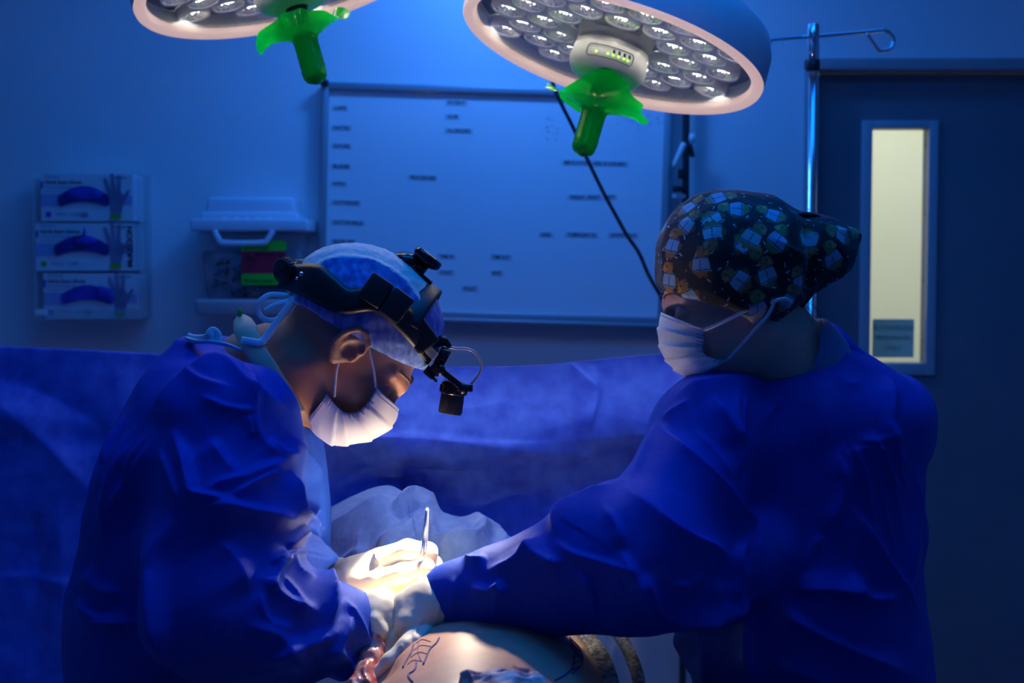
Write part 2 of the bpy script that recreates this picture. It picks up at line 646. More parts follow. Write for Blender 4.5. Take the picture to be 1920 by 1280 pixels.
# door frame and leaf with its narrow vision panel
f = MB()
tw = P(1530, 300, YW)[0] - DX0
lt = P(1600, 112, YW)[2] - P(1600, 134, YW)[2]
f.box((DX0 + tw / 2, YW + .045, DZ / 2), (tw, .15, DZ), bevel=.004)
f.box((DX1 - tw / 2, YW + .045, DZ / 2), (tw, .15, DZ), bevel=.004)
f.box(((DX0 + DX1) / 2, YW + .044, DZ - lt / 2), (DX1 - DX0, .152, lt), bevel=.004)
set_structure(f.build('trim_1', M['doorframe']))
YD = YW + .03
gx0, gx1 = P(1632, 460, YD)[0], P(1737, 460, YD)[0]
gz0, gz1 = P(1690, 680, YD)[2], P(1690, 241, YD)[2]
lx0, lx1, lz1 = DX0 + tw + .003, DX1 - tw - .003, DZ - lt - .003
dm = MB()
def dbox(x0, x1, z0, z1):
    dm.box(((x0 + x1) / 2, YD + .022, (z0 + z1) / 2), (x1 - x0, .044, z1 - z0))
dbox(lx0, gx0, .008, lz1)
dbox(gx1, lx1, .008, lz1)
dbox(gx0, gx1, .008, gz0)
dbox(gx0, gx1, gz1, lz1)
door = set_structure(dm.build('door_1', M['door']))
ox0, ox1 = P(1612, 460, YD)[0], P(1755, 460, YD)[0]
oz0, oz1 = P(1690, 703, YD)[2], P(1690, 226, YD)[2]
fr = MB()
for (x0, x1, z0, z1) in ((ox0, gx0, oz0, oz1), (gx1, ox1, oz0, oz1), (gx0, gx1, oz0, gz0), (gx0, gx1, gz1, oz1)):
    fr.box(((x0 + x1) / 2, YD - .004, (z0 + z1) / 2), (x1 - x0, .014, z1 - z0), bevel=.003)
vf = fr.build('vision_panel_frame', M['panelframe'], door)
sc_ = MB()
for (px, py) in ((1731, 272), (1729, 400), (1727, 525), (1725, 640)):
    q = P(px, py, YD + .012)
    sc_.lathe([(0, -.002), (.004, -.0015), (.004, 0)], (gx1 - .0005, YD + .02, q[2]), (-1, 0, 0), 8)
sc_.build('screw', M['ink'], vf)
MB().box(((gx0 + gx1) / 2, YD + .034, (gz0 + gz1) / 2), (gx1 - gx0, .006, gz1 - gz0)).build('window_pane', M['glass'], door)
# lever handle on the far edge of the leaf
dh = MB()
dh.lathe([(0, 0), (.026, 0), (.026, .008), (0, .008)], (lx1 - .07, YD, 1.0), (0, -1, 0), 20)
dh.tube([(lx1 - .07, YD - .006, 1.0), (lx1 - .07, YD - .05, 1.0), (lx1 - .1, YD - .055, 1.0), (lx1 - .19, YD - .055, 1.0)], .009, 10)
dh.build('door_handle', M['steel'], door)
# notice taped to the pane
n0, n1 = P(1636, 598, YD + .03), P(1713, 670, YD + .03)
nt_ = MB()
nt_.box(((n0[0] + n1[0]) / 2, YD + .030, (n0[2] + n1[2]) / 2), (n1[0] - n0[0], .0014, n0[2] - n1[2]))
for i, s in enumerate(('AUTHORIZED', 'PERSONNEL', 'ONLY')):
    nt_.text(s, ((n0[0] + n1[0]) / 2, YD + .0288, n0[2] - .028 - i * .026), (1, 0, 0), (0, 0, 1), .017, 1, 'CENTER', bold=.01)
tag(nt_.build('paper_notice', [M['paper'], M['paperink']]), 'small pale blue paper notice at the bottom of the door window', 'notice')

# lit corridor beyond the door
c = MB()
c.box((1.3, 5.05, 1.3), (2.4, .1, 2.6))
c.box((.3, 4.4, 1.3), (.1, 1.3, 2.6))
c.box((2.25, 4.4, 1.3), (.1, 1.3, 2.6))
c.box((1.3, 4.4, 2.6), (2.0, 1.36, .1))
set_structure(c.build('wall_corridor', M['corridor']))

# ================================================================== WHITEBOARD
BD = YW - .03
TL, TR, BLc, BR = P(603, 153, BD), P(1262, 172, BD), P(598, 590, BD), P(1262, 602, BD)
bx = nrm(TR - TL)
bz = np.cross(bx, [0, 1, 0]); bz = nrm(bz if bz[2] > 0 else -bz)
bw, bh = np.linalg.norm(TR - TL), abs((TL - BLc) @ bz)
bc = TL + bx * bw / 2 - bz * bh / 2
Bax = [bx, (0, 1, 0), bz]
wb = MB().box(bc + np.array([0, .016, 0]), (bw - .02, .014, bh - .02), Bax).build('whiteboard', M['board'])
tag(wb, 'large white dry erase board with small word labels on the back wall', 'whiteboard')
fm = MB()
fw_ = .019
for (dx, dz, sx, sz) in ((0, bh / 2 - fw_ / 2, bw, fw_), (0, -bh / 2 + fw_ / 2, bw, fw_)):
    fm.box(bc + bx * dx + bz * dz + np.array([0, .01, 0]), (sx, .03, sz), Bax, bevel=.004)
for s in (-1, 1):
    fm.box(bc + bx * s * (bw / 2 - fw_ / 2) + np.array([0, .0095, 0]), (fw_, .03, bh - .002), Bax, bevel=.004)
fm.build('frame', M['alu'], wb)
tr = MB()
tr.box(bc - bz * (bh / 2 + .003) + np.array([0, -.006, 0]), (bw, .055, .010), Bax, bevel=.003)
tr.build('pen_tray', M['alu'], wb)
cl = MB()
q = P(608, 155, BD - .012)
cl.box(q + np.array([0, .005, 0]), (.02, .02, .016), Bax, bevel=.003)
cl.box(q + bx * .022 + np.array([0, .012, 0]), (.04, .006, .007), Bax, bevel=.002)
cl.build('corner_clip', M['black'], wb)
LAB = [('LAPS', 627, 202, 22), ('RAYTEC', 626, 239, 30), ('SUTURE', 626, 273, 30), ('BLADES', 625, 311, 30), ('HYPO', 625, 344, 22),
       ('COTTONOID', 625, 379, 49), ('COTTON BALLS', 625, 416, 56), ('BOVIE TIPS', 625, 452, 40), ('PATIENT', 839, 192, 34), ('DOB', 839, 218, 19),
       ('ALLERGIES', 838, 244, 45), ('PROCEDURE', 769, 332, 48), ('TIME IN', 824, 480, 27), ('START', 825, 510, 24), ('TIME OUT', 923, 481, 34),
       ('END', 923, 511, 17), ('FOLEY', 869, 540, 25), ('MEDICATIONS USED IN SURGERY', 1058, 304, 118), ('WEIGHT', 1068, 369, 28),
       ('RIGHT', 1103, 369, 22), ('LEFT', 1135, 369, 18), ('AREA', 1014, 439, 20), ('TUMESCENT IN', 1064, 439, 54), ('LIPO/FAT OUT', 1144, 440, 50)]
for (s, px, py, wpx) in LAB:
    a = P(px, py, BD + .009)
    a = a + np.array([0, BD + .009 - a[1], 0])
    wm = wpx * .001312
    m = MB()
    m.box(a + bx * wm / 2 + np.array([0, -.0005, 0]), (wm + .012, .0012, .0125), Bax)
    m.text(s, a - bz * .0042 + np.array([0, -.0012, 0]), bx, bz, .0118, 1, 'LEFT', fit=wm, bold=.02)
    m.build('word_label', [M['strip'], M['ink']], wb)
sm = MB()
r_ = np.random.default_rng(5)
for k in range(34):
    if k < 12:
        px, py = 1035 + r_.normal(0, 9), 240 + r_.normal(0, 13)
    else:
        px, py = 1195 + r_.normal(0, 28), 226 + r_.normal(0, 9)
    a = P(px, py, BD + .0085)
    L = .004 + .006 * r_.random()
    th = r_.random() * 3
    d = np.array([math.cos(th), 0, math.sin(th)])
    sm.box(a, (L, .0006, .0018), [d, (0, 1, 0), np.cross(d, [0, 1, 0])])
so_ = sm.build('pen_smudges', M['smudge'], wb); so_['kind'] = 'stuff'

# dark cord hanging in front of the board
cp = [P(1010, 60, 3.1), P(1028, 120, 3.1), P(1042, 172, 3.1), P(1075, 240, 3.1), P(1100, 296, 3.1), P(1132, 362, 3.1), P(1150, 395, 3.1), P(1175, 440, 3.1), P(1198, 474, 3.1),
      P(1216, 515, 3.1), P(1245, 566, 3.1), P(1290, 640, 3.1), P(1330, 760, 3.1)]
cp = [np.array([.14, 3.1, ZC]), P(1000, -30, 3.1)] + cp + [np.array([.5, 3.1, .6]), np.array([.55, 3.15, .01])]
tag(MB().tube(spline(cp, 120), .0042, 8).build('cord', M['cord']), 'thin dark cord hanging down in front of the whiteboard', 'cord')

# black upright and the tools hooked on it, right of the board
up = thing('equipment_upright', 'slim black upright with hooks between the whiteboard and the door', 'upright', (P(1286, 300, 3.55)[0], 3.55, 0))
ux = P(1287, 300, 3.55)[0]
MB().box((ux, 3.562, 1.1), (.0165, .02, 2.2), bevel=.003).build('post', M['black'], up)
MB().box((ux, 3.562, .006), (.12, .06, .012), bevel=.003).build('foot_plate', M['black'], up)
MB().box(P(1277, 326, 3.545), (.014, .02, .024), bevel=.002).build('hook', M['black'], up)
MB().box(P(1273, 354, 3.545), (.03, .03, .014), bevel=.002).build('hook', M['black'], up)
MB().box(P(1296, 282, 3.55), (.010, .02, .034), [(1, 0, .25), (0, 1, 0), (-.25, 0, 1)], bevel=.002).build('hook', M['black'], up)
MB().box(P(1273, 368, 3.55), (.032, .014, .010), bevel=.002).build('bracket', M['white'], up)
pn = MB()
a, b = P(1263, 313, 3.53), P(1283, 268, 3.53)
pn.tube([a, a + (b - a) * .15, a + (b - a) * .9, b], [.004, .0065, .0075, .006], 10)
tag(pn.build('marker_pen', M['white']), 'pale marker pen leaning against the black upright', 'marker pen')
tag(MB().lathe([(0, -.012), (.0075, -.01), (.0085, 0), (.0075, .010), (0, .012)], P(1298, 259, 3.54), (0, 0, 1), 14).build('hook_cap', M['white']), 'small pale round cap stuck beside the black upright', 'cap')

# ================================================================== GLOVE BOXES
GD = YW - .10
def gx(px): return (px - 960) / FPX * GD * 1.0007
hold = thing('glove_box_holder', 'clear wall holder stacking three boxes of exam gloves', 'holder', (gx(166), YW, P(166, 600, GD)[2]))
hb = MB()
z0, z1 = P(166, 597, GD)[2], P(166, 322, GD)[2]
x0, x1 = gx(68), gx(262)
zc, xc = (z0 + z1) / 2, (x0 + x1) / 2
hb.box((xc, YW - .003, zc), (x1 - x0, .006, z1 - z0))
hb.box((x0 - .002, YW - .05, zc), (.004, .1, z1 - z0))
hb.box((x1 + .004, YW - .05, zc), (.004, .1, z1 - z0))
hb.box((xc, YW - .05, z0 - .002), (x1 - x0, .1, .004))
hb.box((xc, YW - .101, z0 + .012), (x1 - x0, .003, .024))
hb.build('tray_shell', M['acrylic'], hold)
hs = MB()
for py in (416, 508):
    hs.box((xc, YW - .05, P(166, py, GD)[2]), (x1 - x0, .098, .003))
hs.build('divider_shelf', M['acrylic'], hold)
MB().box((gx(78), YW - .104, P(75, 586, GD)[2]), (.03, .003, .014), bevel=.001).build('corner_tab', M['white'], hold)

def bean(cx, cz, w, h, y, n=18):
    """Curved bean outline of the dispensing slot."""
    out, inn = [], []
    for k in range(n + 1):
        u = -1 + 2 * k / n
        zc = h * .24 * (1 - u * u) - h * .10
        th = h * .30 * (1 - .22 * u * u)
        ue = u * .86
        out.append((cx + ue * w / 2, y, cz + zc + th)); inn.append((cx + ue * w / 2, y, cz + zc - th))
    cap = lambda s, zc, th: [(cx + s * (w * .43 + w * .07 * math.sin(t)), y, cz + zc + th * math.cos(t)) for t in np.linspace(.35, math.pi - .35, 6)]
    zc, th = -h * .10, h * .30 * .78
    return out + cap(1, zc, th) + inn[::-1] + cap(-1, zc, th)[::-1]

def hand_print(m, cx, cz, s, y, mi, mi2):
    """Flat printed open hand, fingers up."""
    cnt = [0]
    def blob(a, b, ra, rb):
        cnt[0] += 1
        yy = y - .00025 * cnt[0]
        a, b = np.array(a, float), np.array(b, float)
        d = nrm(b - a); n = np.array([-d[1], d[0]])
        pts = [a + n * ra, a - n * ra, b - n * rb]
        for k in range(1, 6):
            t = k / 6 * math.pi
            pts.append(b - n * rb * math.cos(t) + d * rb * math.sin(t))
        pts.append(b + n * rb)
        m.prism([(cx + p[0] * s, yy, cz + p[1] * s) for p in pts], (0, -1, 0), .0006, mi)
    blob((0.02, -.95), (.05, -.1), .2, .36)
    blob((-.22, .05), (-.46, .78), .11, .07)
    blob((-.06, .1), (-.14, .98), .11, .07)
    blob((.14, .1), (.2, .9), .11, .07)
    blob((.3, -.25), (.62, .25), .12, .06)
    m.box((cx + .02 * s, y - .0026, cz - .9 * s), (.5 * s, .0008, .22 * s), mi=mi2)

BOXES = [(80, 252, 326, 414, 'glove box with a smooth dark slot, topmost of the stack', 'slotdark', 'Nitrile Exam Gloves', 2),
         (69, 253, 418, 507, 'glove box with upright bold lettering at its right edge, middle of the stack', 'slotdark', 'Nitrile Exam Gloves', 7),
         (82, 258, 512, 597, 'glove box with a brighter blue slot, lowest of the stack', 'slotblue', 'Nitrile Exam Gloves', 2)]
for bi, (a0, a1, b0, b1, lab, slot, txt, dot) in enumerate(BOXES):
    X0, X1 = gx(a0), gx(a1)
    Z1, Z0 = P(160, b0, GD)[2], P(160, b1, GD)[2]
    yf = YW - .097
    cx, cz, W, H = (X0 + X1) / 2, (Z0 + Z1) / 2, X1 - X0, Z1 - Z0
    m = MB()
    m.box((cx, (yf + YW - .008) / 2, cz), (W, YW - .008 - yf, H))
    m.box((cx - .375 * W, yf - .0004, cz - .06 * H), (W * .25, .0008, H * .27), mi=1)
    m.box((cx + .44 * W, yf - .0004, cz - .06 * H), (W * .1, .0008, H * .2), mi=1)
    m.box((cx - .485 * W, yf - .0005, cz + .27 * H), (.005, .0008, .018), mi=2)
    if bi != 1:
        m.box((X1 + .0004, (yf + YW) / 2, cz), (.0008, .088, H * .98), mi=4)
    hand_print(m, cx + .31 * W, cz + .02 * H, H * .47, yf - .001, 3, 5)
    m.text('Nitrile Exam Gloves', (cx - .455 * W, yf - .0008, cz + .29 * H), (1, 0, 0), (0, 0, 1), .0125, 6, fit=W * .40, bold=.02)
    m.text('Textured Fingertips', (cx - .455 * W, yf - .0008, cz + .2 * H), (1, 0, 0), (0, 0, 1), .008, 2, fit=W * .30)
    m.text('Powder-Free', (cx - .455 * W, yf - .0008, cz + .115 * H), (1, 0, 0), (0, 0, 1), .0065, 3, fit=W * .2)
    m.text('McKesson', (cx - .455 * W, yf - .0008, cz + .42 * H), (1, 0, 0), (0, 0, 1), .009, 3, fit=W * .16)
    m.text('McKesson', (cx + .27 * W, yf - .0008, cz + .4 * H), (1, 0, 0), (0, 0, 1), .0085, 6, fit=W * .16, bold=.02)
    m.box((cx - .42 * W, yf - .0006, cz - .36 * H), (.013, .0008, .0125), mi=5 if dot == 7 else 2)
    m.text('MD 100', (cx - .34 * W, yf - .0008, cz - .39 * H), (1, 0, 0), (0, 0, 1), .011, 3, fit=W * .26)
    if dot == 2:
        m.box((cx - .03 * W, yf - .0006, cz - .37 * H), (.018, .0008, .012), mi=7)
    if bi == 1:
        m.box((X1 - .012, yf - .0003, cz), (.024, .0006, H), mi=0)
        m.text('M\u1d04KESSON' if False else 'McKESSON', (X1 - .004, yf - .0012, cz - .43 * H), (0, 0, 1), (-1, 0, 0), .019, 6, fit=H * .86, bold=.035)
    bxo = m.build('glove_box', [M['carton'], M['cartonviolet'], M['slotblue'], M['handprint'], M['cartonlight'], M['greenprint'], M['ink'], M['cartongrey']])
    tag(bxo, lab, 'glove box', 'glove boxes in the wall holder')
    sl = MB()
    sl.prism(bean(cx - .03 * W, cz + .0 * H, W * .56, H * .55, yf - .0012), (0, -1, 0), .004)
    so = sl.build('glove_slot', M[slot], bxo)
    g = MB()
    if bi == 1:
        g.ball((cx + .02 * W, yf - .006, cz + .12 * H), (W * .12, .006, H * .1), seg=14)
        g.tube([(cx + .0 * W, yf - .008, cz + .24 * H), (cx + .015 * W, yf - .012, cz + .34 * H), (cx + .005 * W, yf - .012, cz + .42 * H)], [.004, .003, .001], 8)
    elif bi == 2:
        for k in range(7):
            g.ball((cx + (.11 + .02 * k) * W, yf - .007, cz + (.07 - .012 * k) * H), (.005, .006, H * .17), seg=10)
    else:
        g.ball((cx - .02 * W, yf - .005, cz + .06 * H), (W * .2, .004, H * .14), seg=14)
    g.build('glove_bunch', M['slotblue'], so)

# ================================================================== SHARPS CONTAINER
SD = YW - .16
def sp(px, py, d=SD): return P(px, py, d)
def rbox(m, x0, x1, z0, z1, y0, y1, tx=0.0, bevel=.008, mi=0, wall=0.0):
    """Bin-like box, narrower (tx each side) at the bottom."""
    import bmesh
    bm = bmesh.new()
    bmesh.ops.create_cube(bm, size=1.0)
    for v in bm.verts:
        t = tx if v.co.z < 0 else 0
        x = x0 + t if v.co.x < 0 else x1 - t
        y = y0 + t if v.co.y < 0 else y1
        z = z0 if v.co.z < 0 else z1
        v.co = (x, y, z)
    bmesh.ops.bevel(bm, geom=bm.edges[:], offset=bevel, segments=3, profile=.5, affect='EDGES')
    bm.verts.index_update()
    m.add([v.co[:] for v in bm.verts], [[v.index for v in f_.verts] for f_ in bm.faces], mi, True)
    bm.free()
shp = thing('mounted_sharps_container', 'translucent wall bin with a frosted lid and a red and green label', 'sharps bin', (sp(465, 500)[0], YW, sp(465, 597)[2]))
y0, y1 = SD, YW - .001
zt, zb = sp(465, 432)[2], sp(465, 572)[2]
m = MB(); rbox(m, sp(367, 500)[0], sp(566, 500)[0], zb, zt, y0, y1, .012, .014)
m.build('bin_body', M['bin'], shp)
m = MB(); rbox(m, sp(374, 500)[0], sp(560, 500)[0], zb + .012, sp(465, 468)[2], y0 + .008, y1 - .01, .01, .012)
rr = np.random.default_rng(3)
for k in range(40):
    a = np.array([sp(385 + 130 * rr.random(), 500)[0], y0 + .008, zb + .02 + .11 * rr.random()])
    th = rr.normal(0, .8)
    m.tube([a, a + np.array([math.cos(th), 0, math.sin(th)]) * .035], .004, 6)
co = m.build('discarded_sharps', M['bincont'], shp); co['kind'] = 'stuff'
m = MB()
rbox(m, sp(358, 420)[0], sp(578, 420)[0], sp(465, 434)[2], sp(465, 410)[2], y0 - .014, y1, 0, .006)
rbox(m, sp(376, 390)[0], sp(556, 390)[0], sp(465, 412)[2], sp(465, 396)[2], y0 + .005, y1, -.006, .006)
rbox(m, sp(385, 390)[0], sp(549, 390)[0], sp(465, 414)[2], sp(465, 368)[2], y0 + .016, y1, -.006, .010)
for k in range(5):
    q = sp(420 + k * 21, 411, y0 - .002)
    m.ball(q, (.009, .006, .005), seg=10)
m.build('lid', M['binlid'], shp)
m = MB()
hp = [sp(402, 432, y0 - .02), sp(410, 448, y0 - .022), sp(420, 455, y0 - .022), sp(490, 455, y0 - .022), sp(502, 448, y0 - .022), sp(512, 432, y0 - .02)]
m.tube(spline(hp, 30), .007, 8, flat=((0, 1, 0), .5))
m.build('lid_handle', M['binlid'], shp)
m = MB()
rbox(m, sp(364, 560)[0], sp(552, 560)[0], sp(465, 592)[2], sp(465, 561)[2], y0 - .004, YW, .004, .008)
m.build('wall_bracket', M['panelframe'], shp)
m = MB()
lx0_, lx1_ = sp(453, 500)[0], sp(537, 500)[0]
def zz(py): return sp(465, py)[2]
for (p0, p1, k) in ((451, 470, 0), (470, 513, 1), (513, 534, 0)):
    m.box(((lx0_ + lx1_) / 2, y0 - .002, (zz(p0) + zz(p1)) / 2), (lx1_ - lx0_, .003, zz(p0) - zz(p1)), mi=k)
m.text('DO NOT REUSE', (lx0_ + .006, y0 - .004, zz(467)), (1, 0, 0), (0, 0, 1), .011, 2, fit=.06, bold=.01)
m.text('BIOHAZARD', ((lx0_ + .034), y0 - .004, zz(480)), (1, 0, 0), (0, 0, 1), .012, 2, fit=.05, bold=.01)
m.text('DANGER', (lx1_ - .008, y0 - .004, zz(505)), (0, 0, 1), (-1, 0, 0), .014, 2, fit=.04, bold=.02)
m.text('BIO Sharps Container', (lx0_ + .006, y0 - .004, zz(529)), (1, 0, 0), (0, 0, 1), .012, 2, fit=.07, bold=.01)
bz0 = np.array([lx0_ + .018, y0 - .0038, zz(483)])
for k in range(3):
    t = k * 2.094 + 1.57
    cpt = bz0 + np.array([math.cos(t), 0, math.sin(t)]) * .0055
    ring = [cpt + np.array([math.cos(u), 0, math.sin(u)]) * .005 for u in np.linspace(0, 6.283, 14, endpoint=False)]
    m.tube(ring, .0011, 6, mi=2, closed=True)
m.build('hazard_label', [M['labelgreen'], M['labelred'], M['ink']], shp)

# ================================================================== IV POLE
IVY = 3.0
ix = P(1525, 90, IVY)[0]
ztop = P(1525, 44, IVY)[2]
iv = thing('iv_pole', 'chrome drip stand with two looped hooks before the dark door', 'iv pole', (ix, IVY, 0))
MB().tube([(ix, IVY, .06), (ix, IVY, .9), (ix, IVY, P(1525, 118, IVY)[2])], .0098, 20).build('pole', M['chrome'], iv)
zcol = P(1525, 115, IVY)[2]
MB().lathe([(.0098, zcol - .03), (.0122, zcol - .03), (.0122, ztop - .004), (.010, ztop), (0, ztop + .001)], (ix, IVY, 0), (0, 0, 1), 24).build('top_sleeve', M['chrome'], iv)
z_a, z_b = P(1525, 134, IVY)[2], P(1525, 112, IVY)[2]
MB().lathe([(.0125, z_a), (.0142, z_a + .002), (.0142, z_b - .002), (.0125, z_b)], (ix, IVY, 0), (0, 0, 1), 24).build('collar', M['black'], iv)
MB().ball(P(1520, 100, IVY - .012), .003).build('set_screw', M['steel'], iv)
h1 = [P(1527, 68, IVY), P(1560, 65, IVY), P(1620, 60, IVY), P(1655, 57, IVY), P(1668, 62, IVY), P(1676, 75, IVY), P(1670, 90, IVY), P(1655, 95, IVY), P(1646, 93, IVY), P(1638, 82, IVY), P(1624, 62, IVY)]
MB().tube(spline(h1, 60), .0042, 10).build('hook', M['chrome'], iv)
h2 = [P(1523, 68, IVY), P(1490, 70, IVY), P(1440, 75, IVY - .02), P(1405, 79, IVY - .03), P(1392, 84, IVY - .03), P(1388, 98, IVY - .03), P(1398, 112, IVY - .03), P(1412, 112, IVY - .03), P(1424, 101, IVY - .03), P(1444, 80, IVY - .02)]
MB().tube(spline(h2, 60), .0042, 10).build('hook', M['chrome'], iv)
for k in range(5):
    a = k * 2 * math.pi / 5 + .3
    d = np.array([math.cos(a), math.sin(a), 0])
    b = np.array([ix, IVY, .075])
    lg = MB().tube([b, b + d * .12 + np.array([0, 0, -.004]), b + d * .28 + np.array([0, 0, -.02])], [.014, .012, .010], 10).build('leg', M['steel'], iv)
    e = b + d * .28
    MB().lathe([(0, -.009), (.022, -.009), (.025, 0), (.022, .009), (0, .009)], (e[0], e[1], .025), np.cross(d, [0, 0, 1]), 16).build('caster', M['black'], lg)
# ================================================================== SURGICAL LIGHTS
M['housing'] = mat('lamp_housing_enamel', (0.72, 0.74, 0.78), 0.28)
M['rim'] = mat('lamp_rim_glow', (0.85, 0.72, 0.66), 0.45, emit=(1.0, 0.66, 0.56), estr=0.50)  # warm light caught on the rim, put in as faint pink emission
M['backplate'] = mat('lamp_back_plate', (0.10, 0.13, 0.2), 0.3, metal=0.4)
M['bowl'] = noise_col(mat('lens_bowl', (0.8, 0.8, 0.8), 0.16, metal=0.9), (0.5, 0.52, 0.56), (0.95, 0.95, 0.92), 220.0, bump=0.6, bscale=260, bdist=0.003)
M['lensring'] = mat('lens_ring', (0.86, 0.88, 0.92), 0.2, spec=0.8)
M['led'] = mat('led_and_glint', (1, 1, 1), 0.3, emit=(1.0, 0.93, 0.78), estr=15.0)
M['hub'] = mat('lamp_hub_grey', (0.62, 0.63, 0.6), 0.35)
M['hubdark'] = mat('lamp_hub_panel_line', (0.02, 0.03, 0.08), 0.4)
M['greenled'] = mat('green_indicator', (0.2, 0.9, 0.1), 0.4, emit=(0.45, 1.0, 0.05), estr=1.6)
def film(name, col, tint, t=0.25, rough=0.15):
    m = mat(name, col, rough, spec=0.6)
    nt = m.node_tree
    b = nt.nodes['Principled BSDF']
    tr = nt.nodes.new('ShaderNodeBsdfTranslucent'); tr.inputs['Color'].default_value = (*col, 1)
    mx = nt.nodes.new('ShaderNodeMixShader'); mx.inputs['Fac'].default_value = 0.45
    nt.links.new(b.outputs['BSDF'], mx.inputs[1]); nt.links.new(tr.outputs['BSDF'], mx.inputs[2])
    tp = nt.nodes.new('ShaderNodeBsdfTransparent'); tp.inputs['Color'].default_value = (*tint, 1)
    m2 = nt.nodes.new('ShaderNodeMixShader'); m2.inputs['Fac'].default_value = t
    nt.links.new(mx.outputs['Shader'], m2.inputs[1]); nt.links.new(tp.outputs['BSDF'], m2.inputs[2])
    nt.links.new(m2.outputs['Shader'], nt.nodes['Material Output'].inputs['Surface'])
    return m
M['greenfilm'] = film('green_sterile_film', (0.0, 0.50, 0.045), (0.03, 0.9, 0.08), 0.14)
gl = bpy.data.materials.new('lamp_cover_glass'); gl.use_nodes = True
_nt = gl.node_tree; _nt.nodes.remove(_nt.nodes['Principled BSDF'])
_l = _nt.nodes.new('ShaderNodeLayerWeight'); _p = _nt.nodes.new('ShaderNodeMath'); _p.operation = 'POWER'; _p.inputs[1].default_value = 5.0
_f = _nt.nodes.new('ShaderNodeMath'); _f.operation = 'MULTIPLY_ADD'; _f.inputs[1].default_value = 0.9; _f.inputs[2].default_value = 0.05
_nt.links.new(_l.outputs['Facing'], _p.inputs[0]); _nt.links.new(_p.outputs[0], _f.inputs[0])
_t = _nt.nodes.new('ShaderNodeBsdfTransparent'); _g = _nt.nodes.new('ShaderNodeBsdfGlossy'); _g.inputs['Roughness'].default_value = 0.02
_m = _nt.nodes.new('ShaderNodeMixShader')
_nt.links.new(_f.outputs[0], _m.inputs[0]); _nt.links.new(_t.outputs['BSDF'], _m.inputs[1]); _nt.links.new(_g.outputs['BSDF'], _m.inputs[2])
_nt.links.new(_m.outputs['Shader'], _nt.nodes['Material Output'].inputs['Surface'])
M['lampglass'] = gl

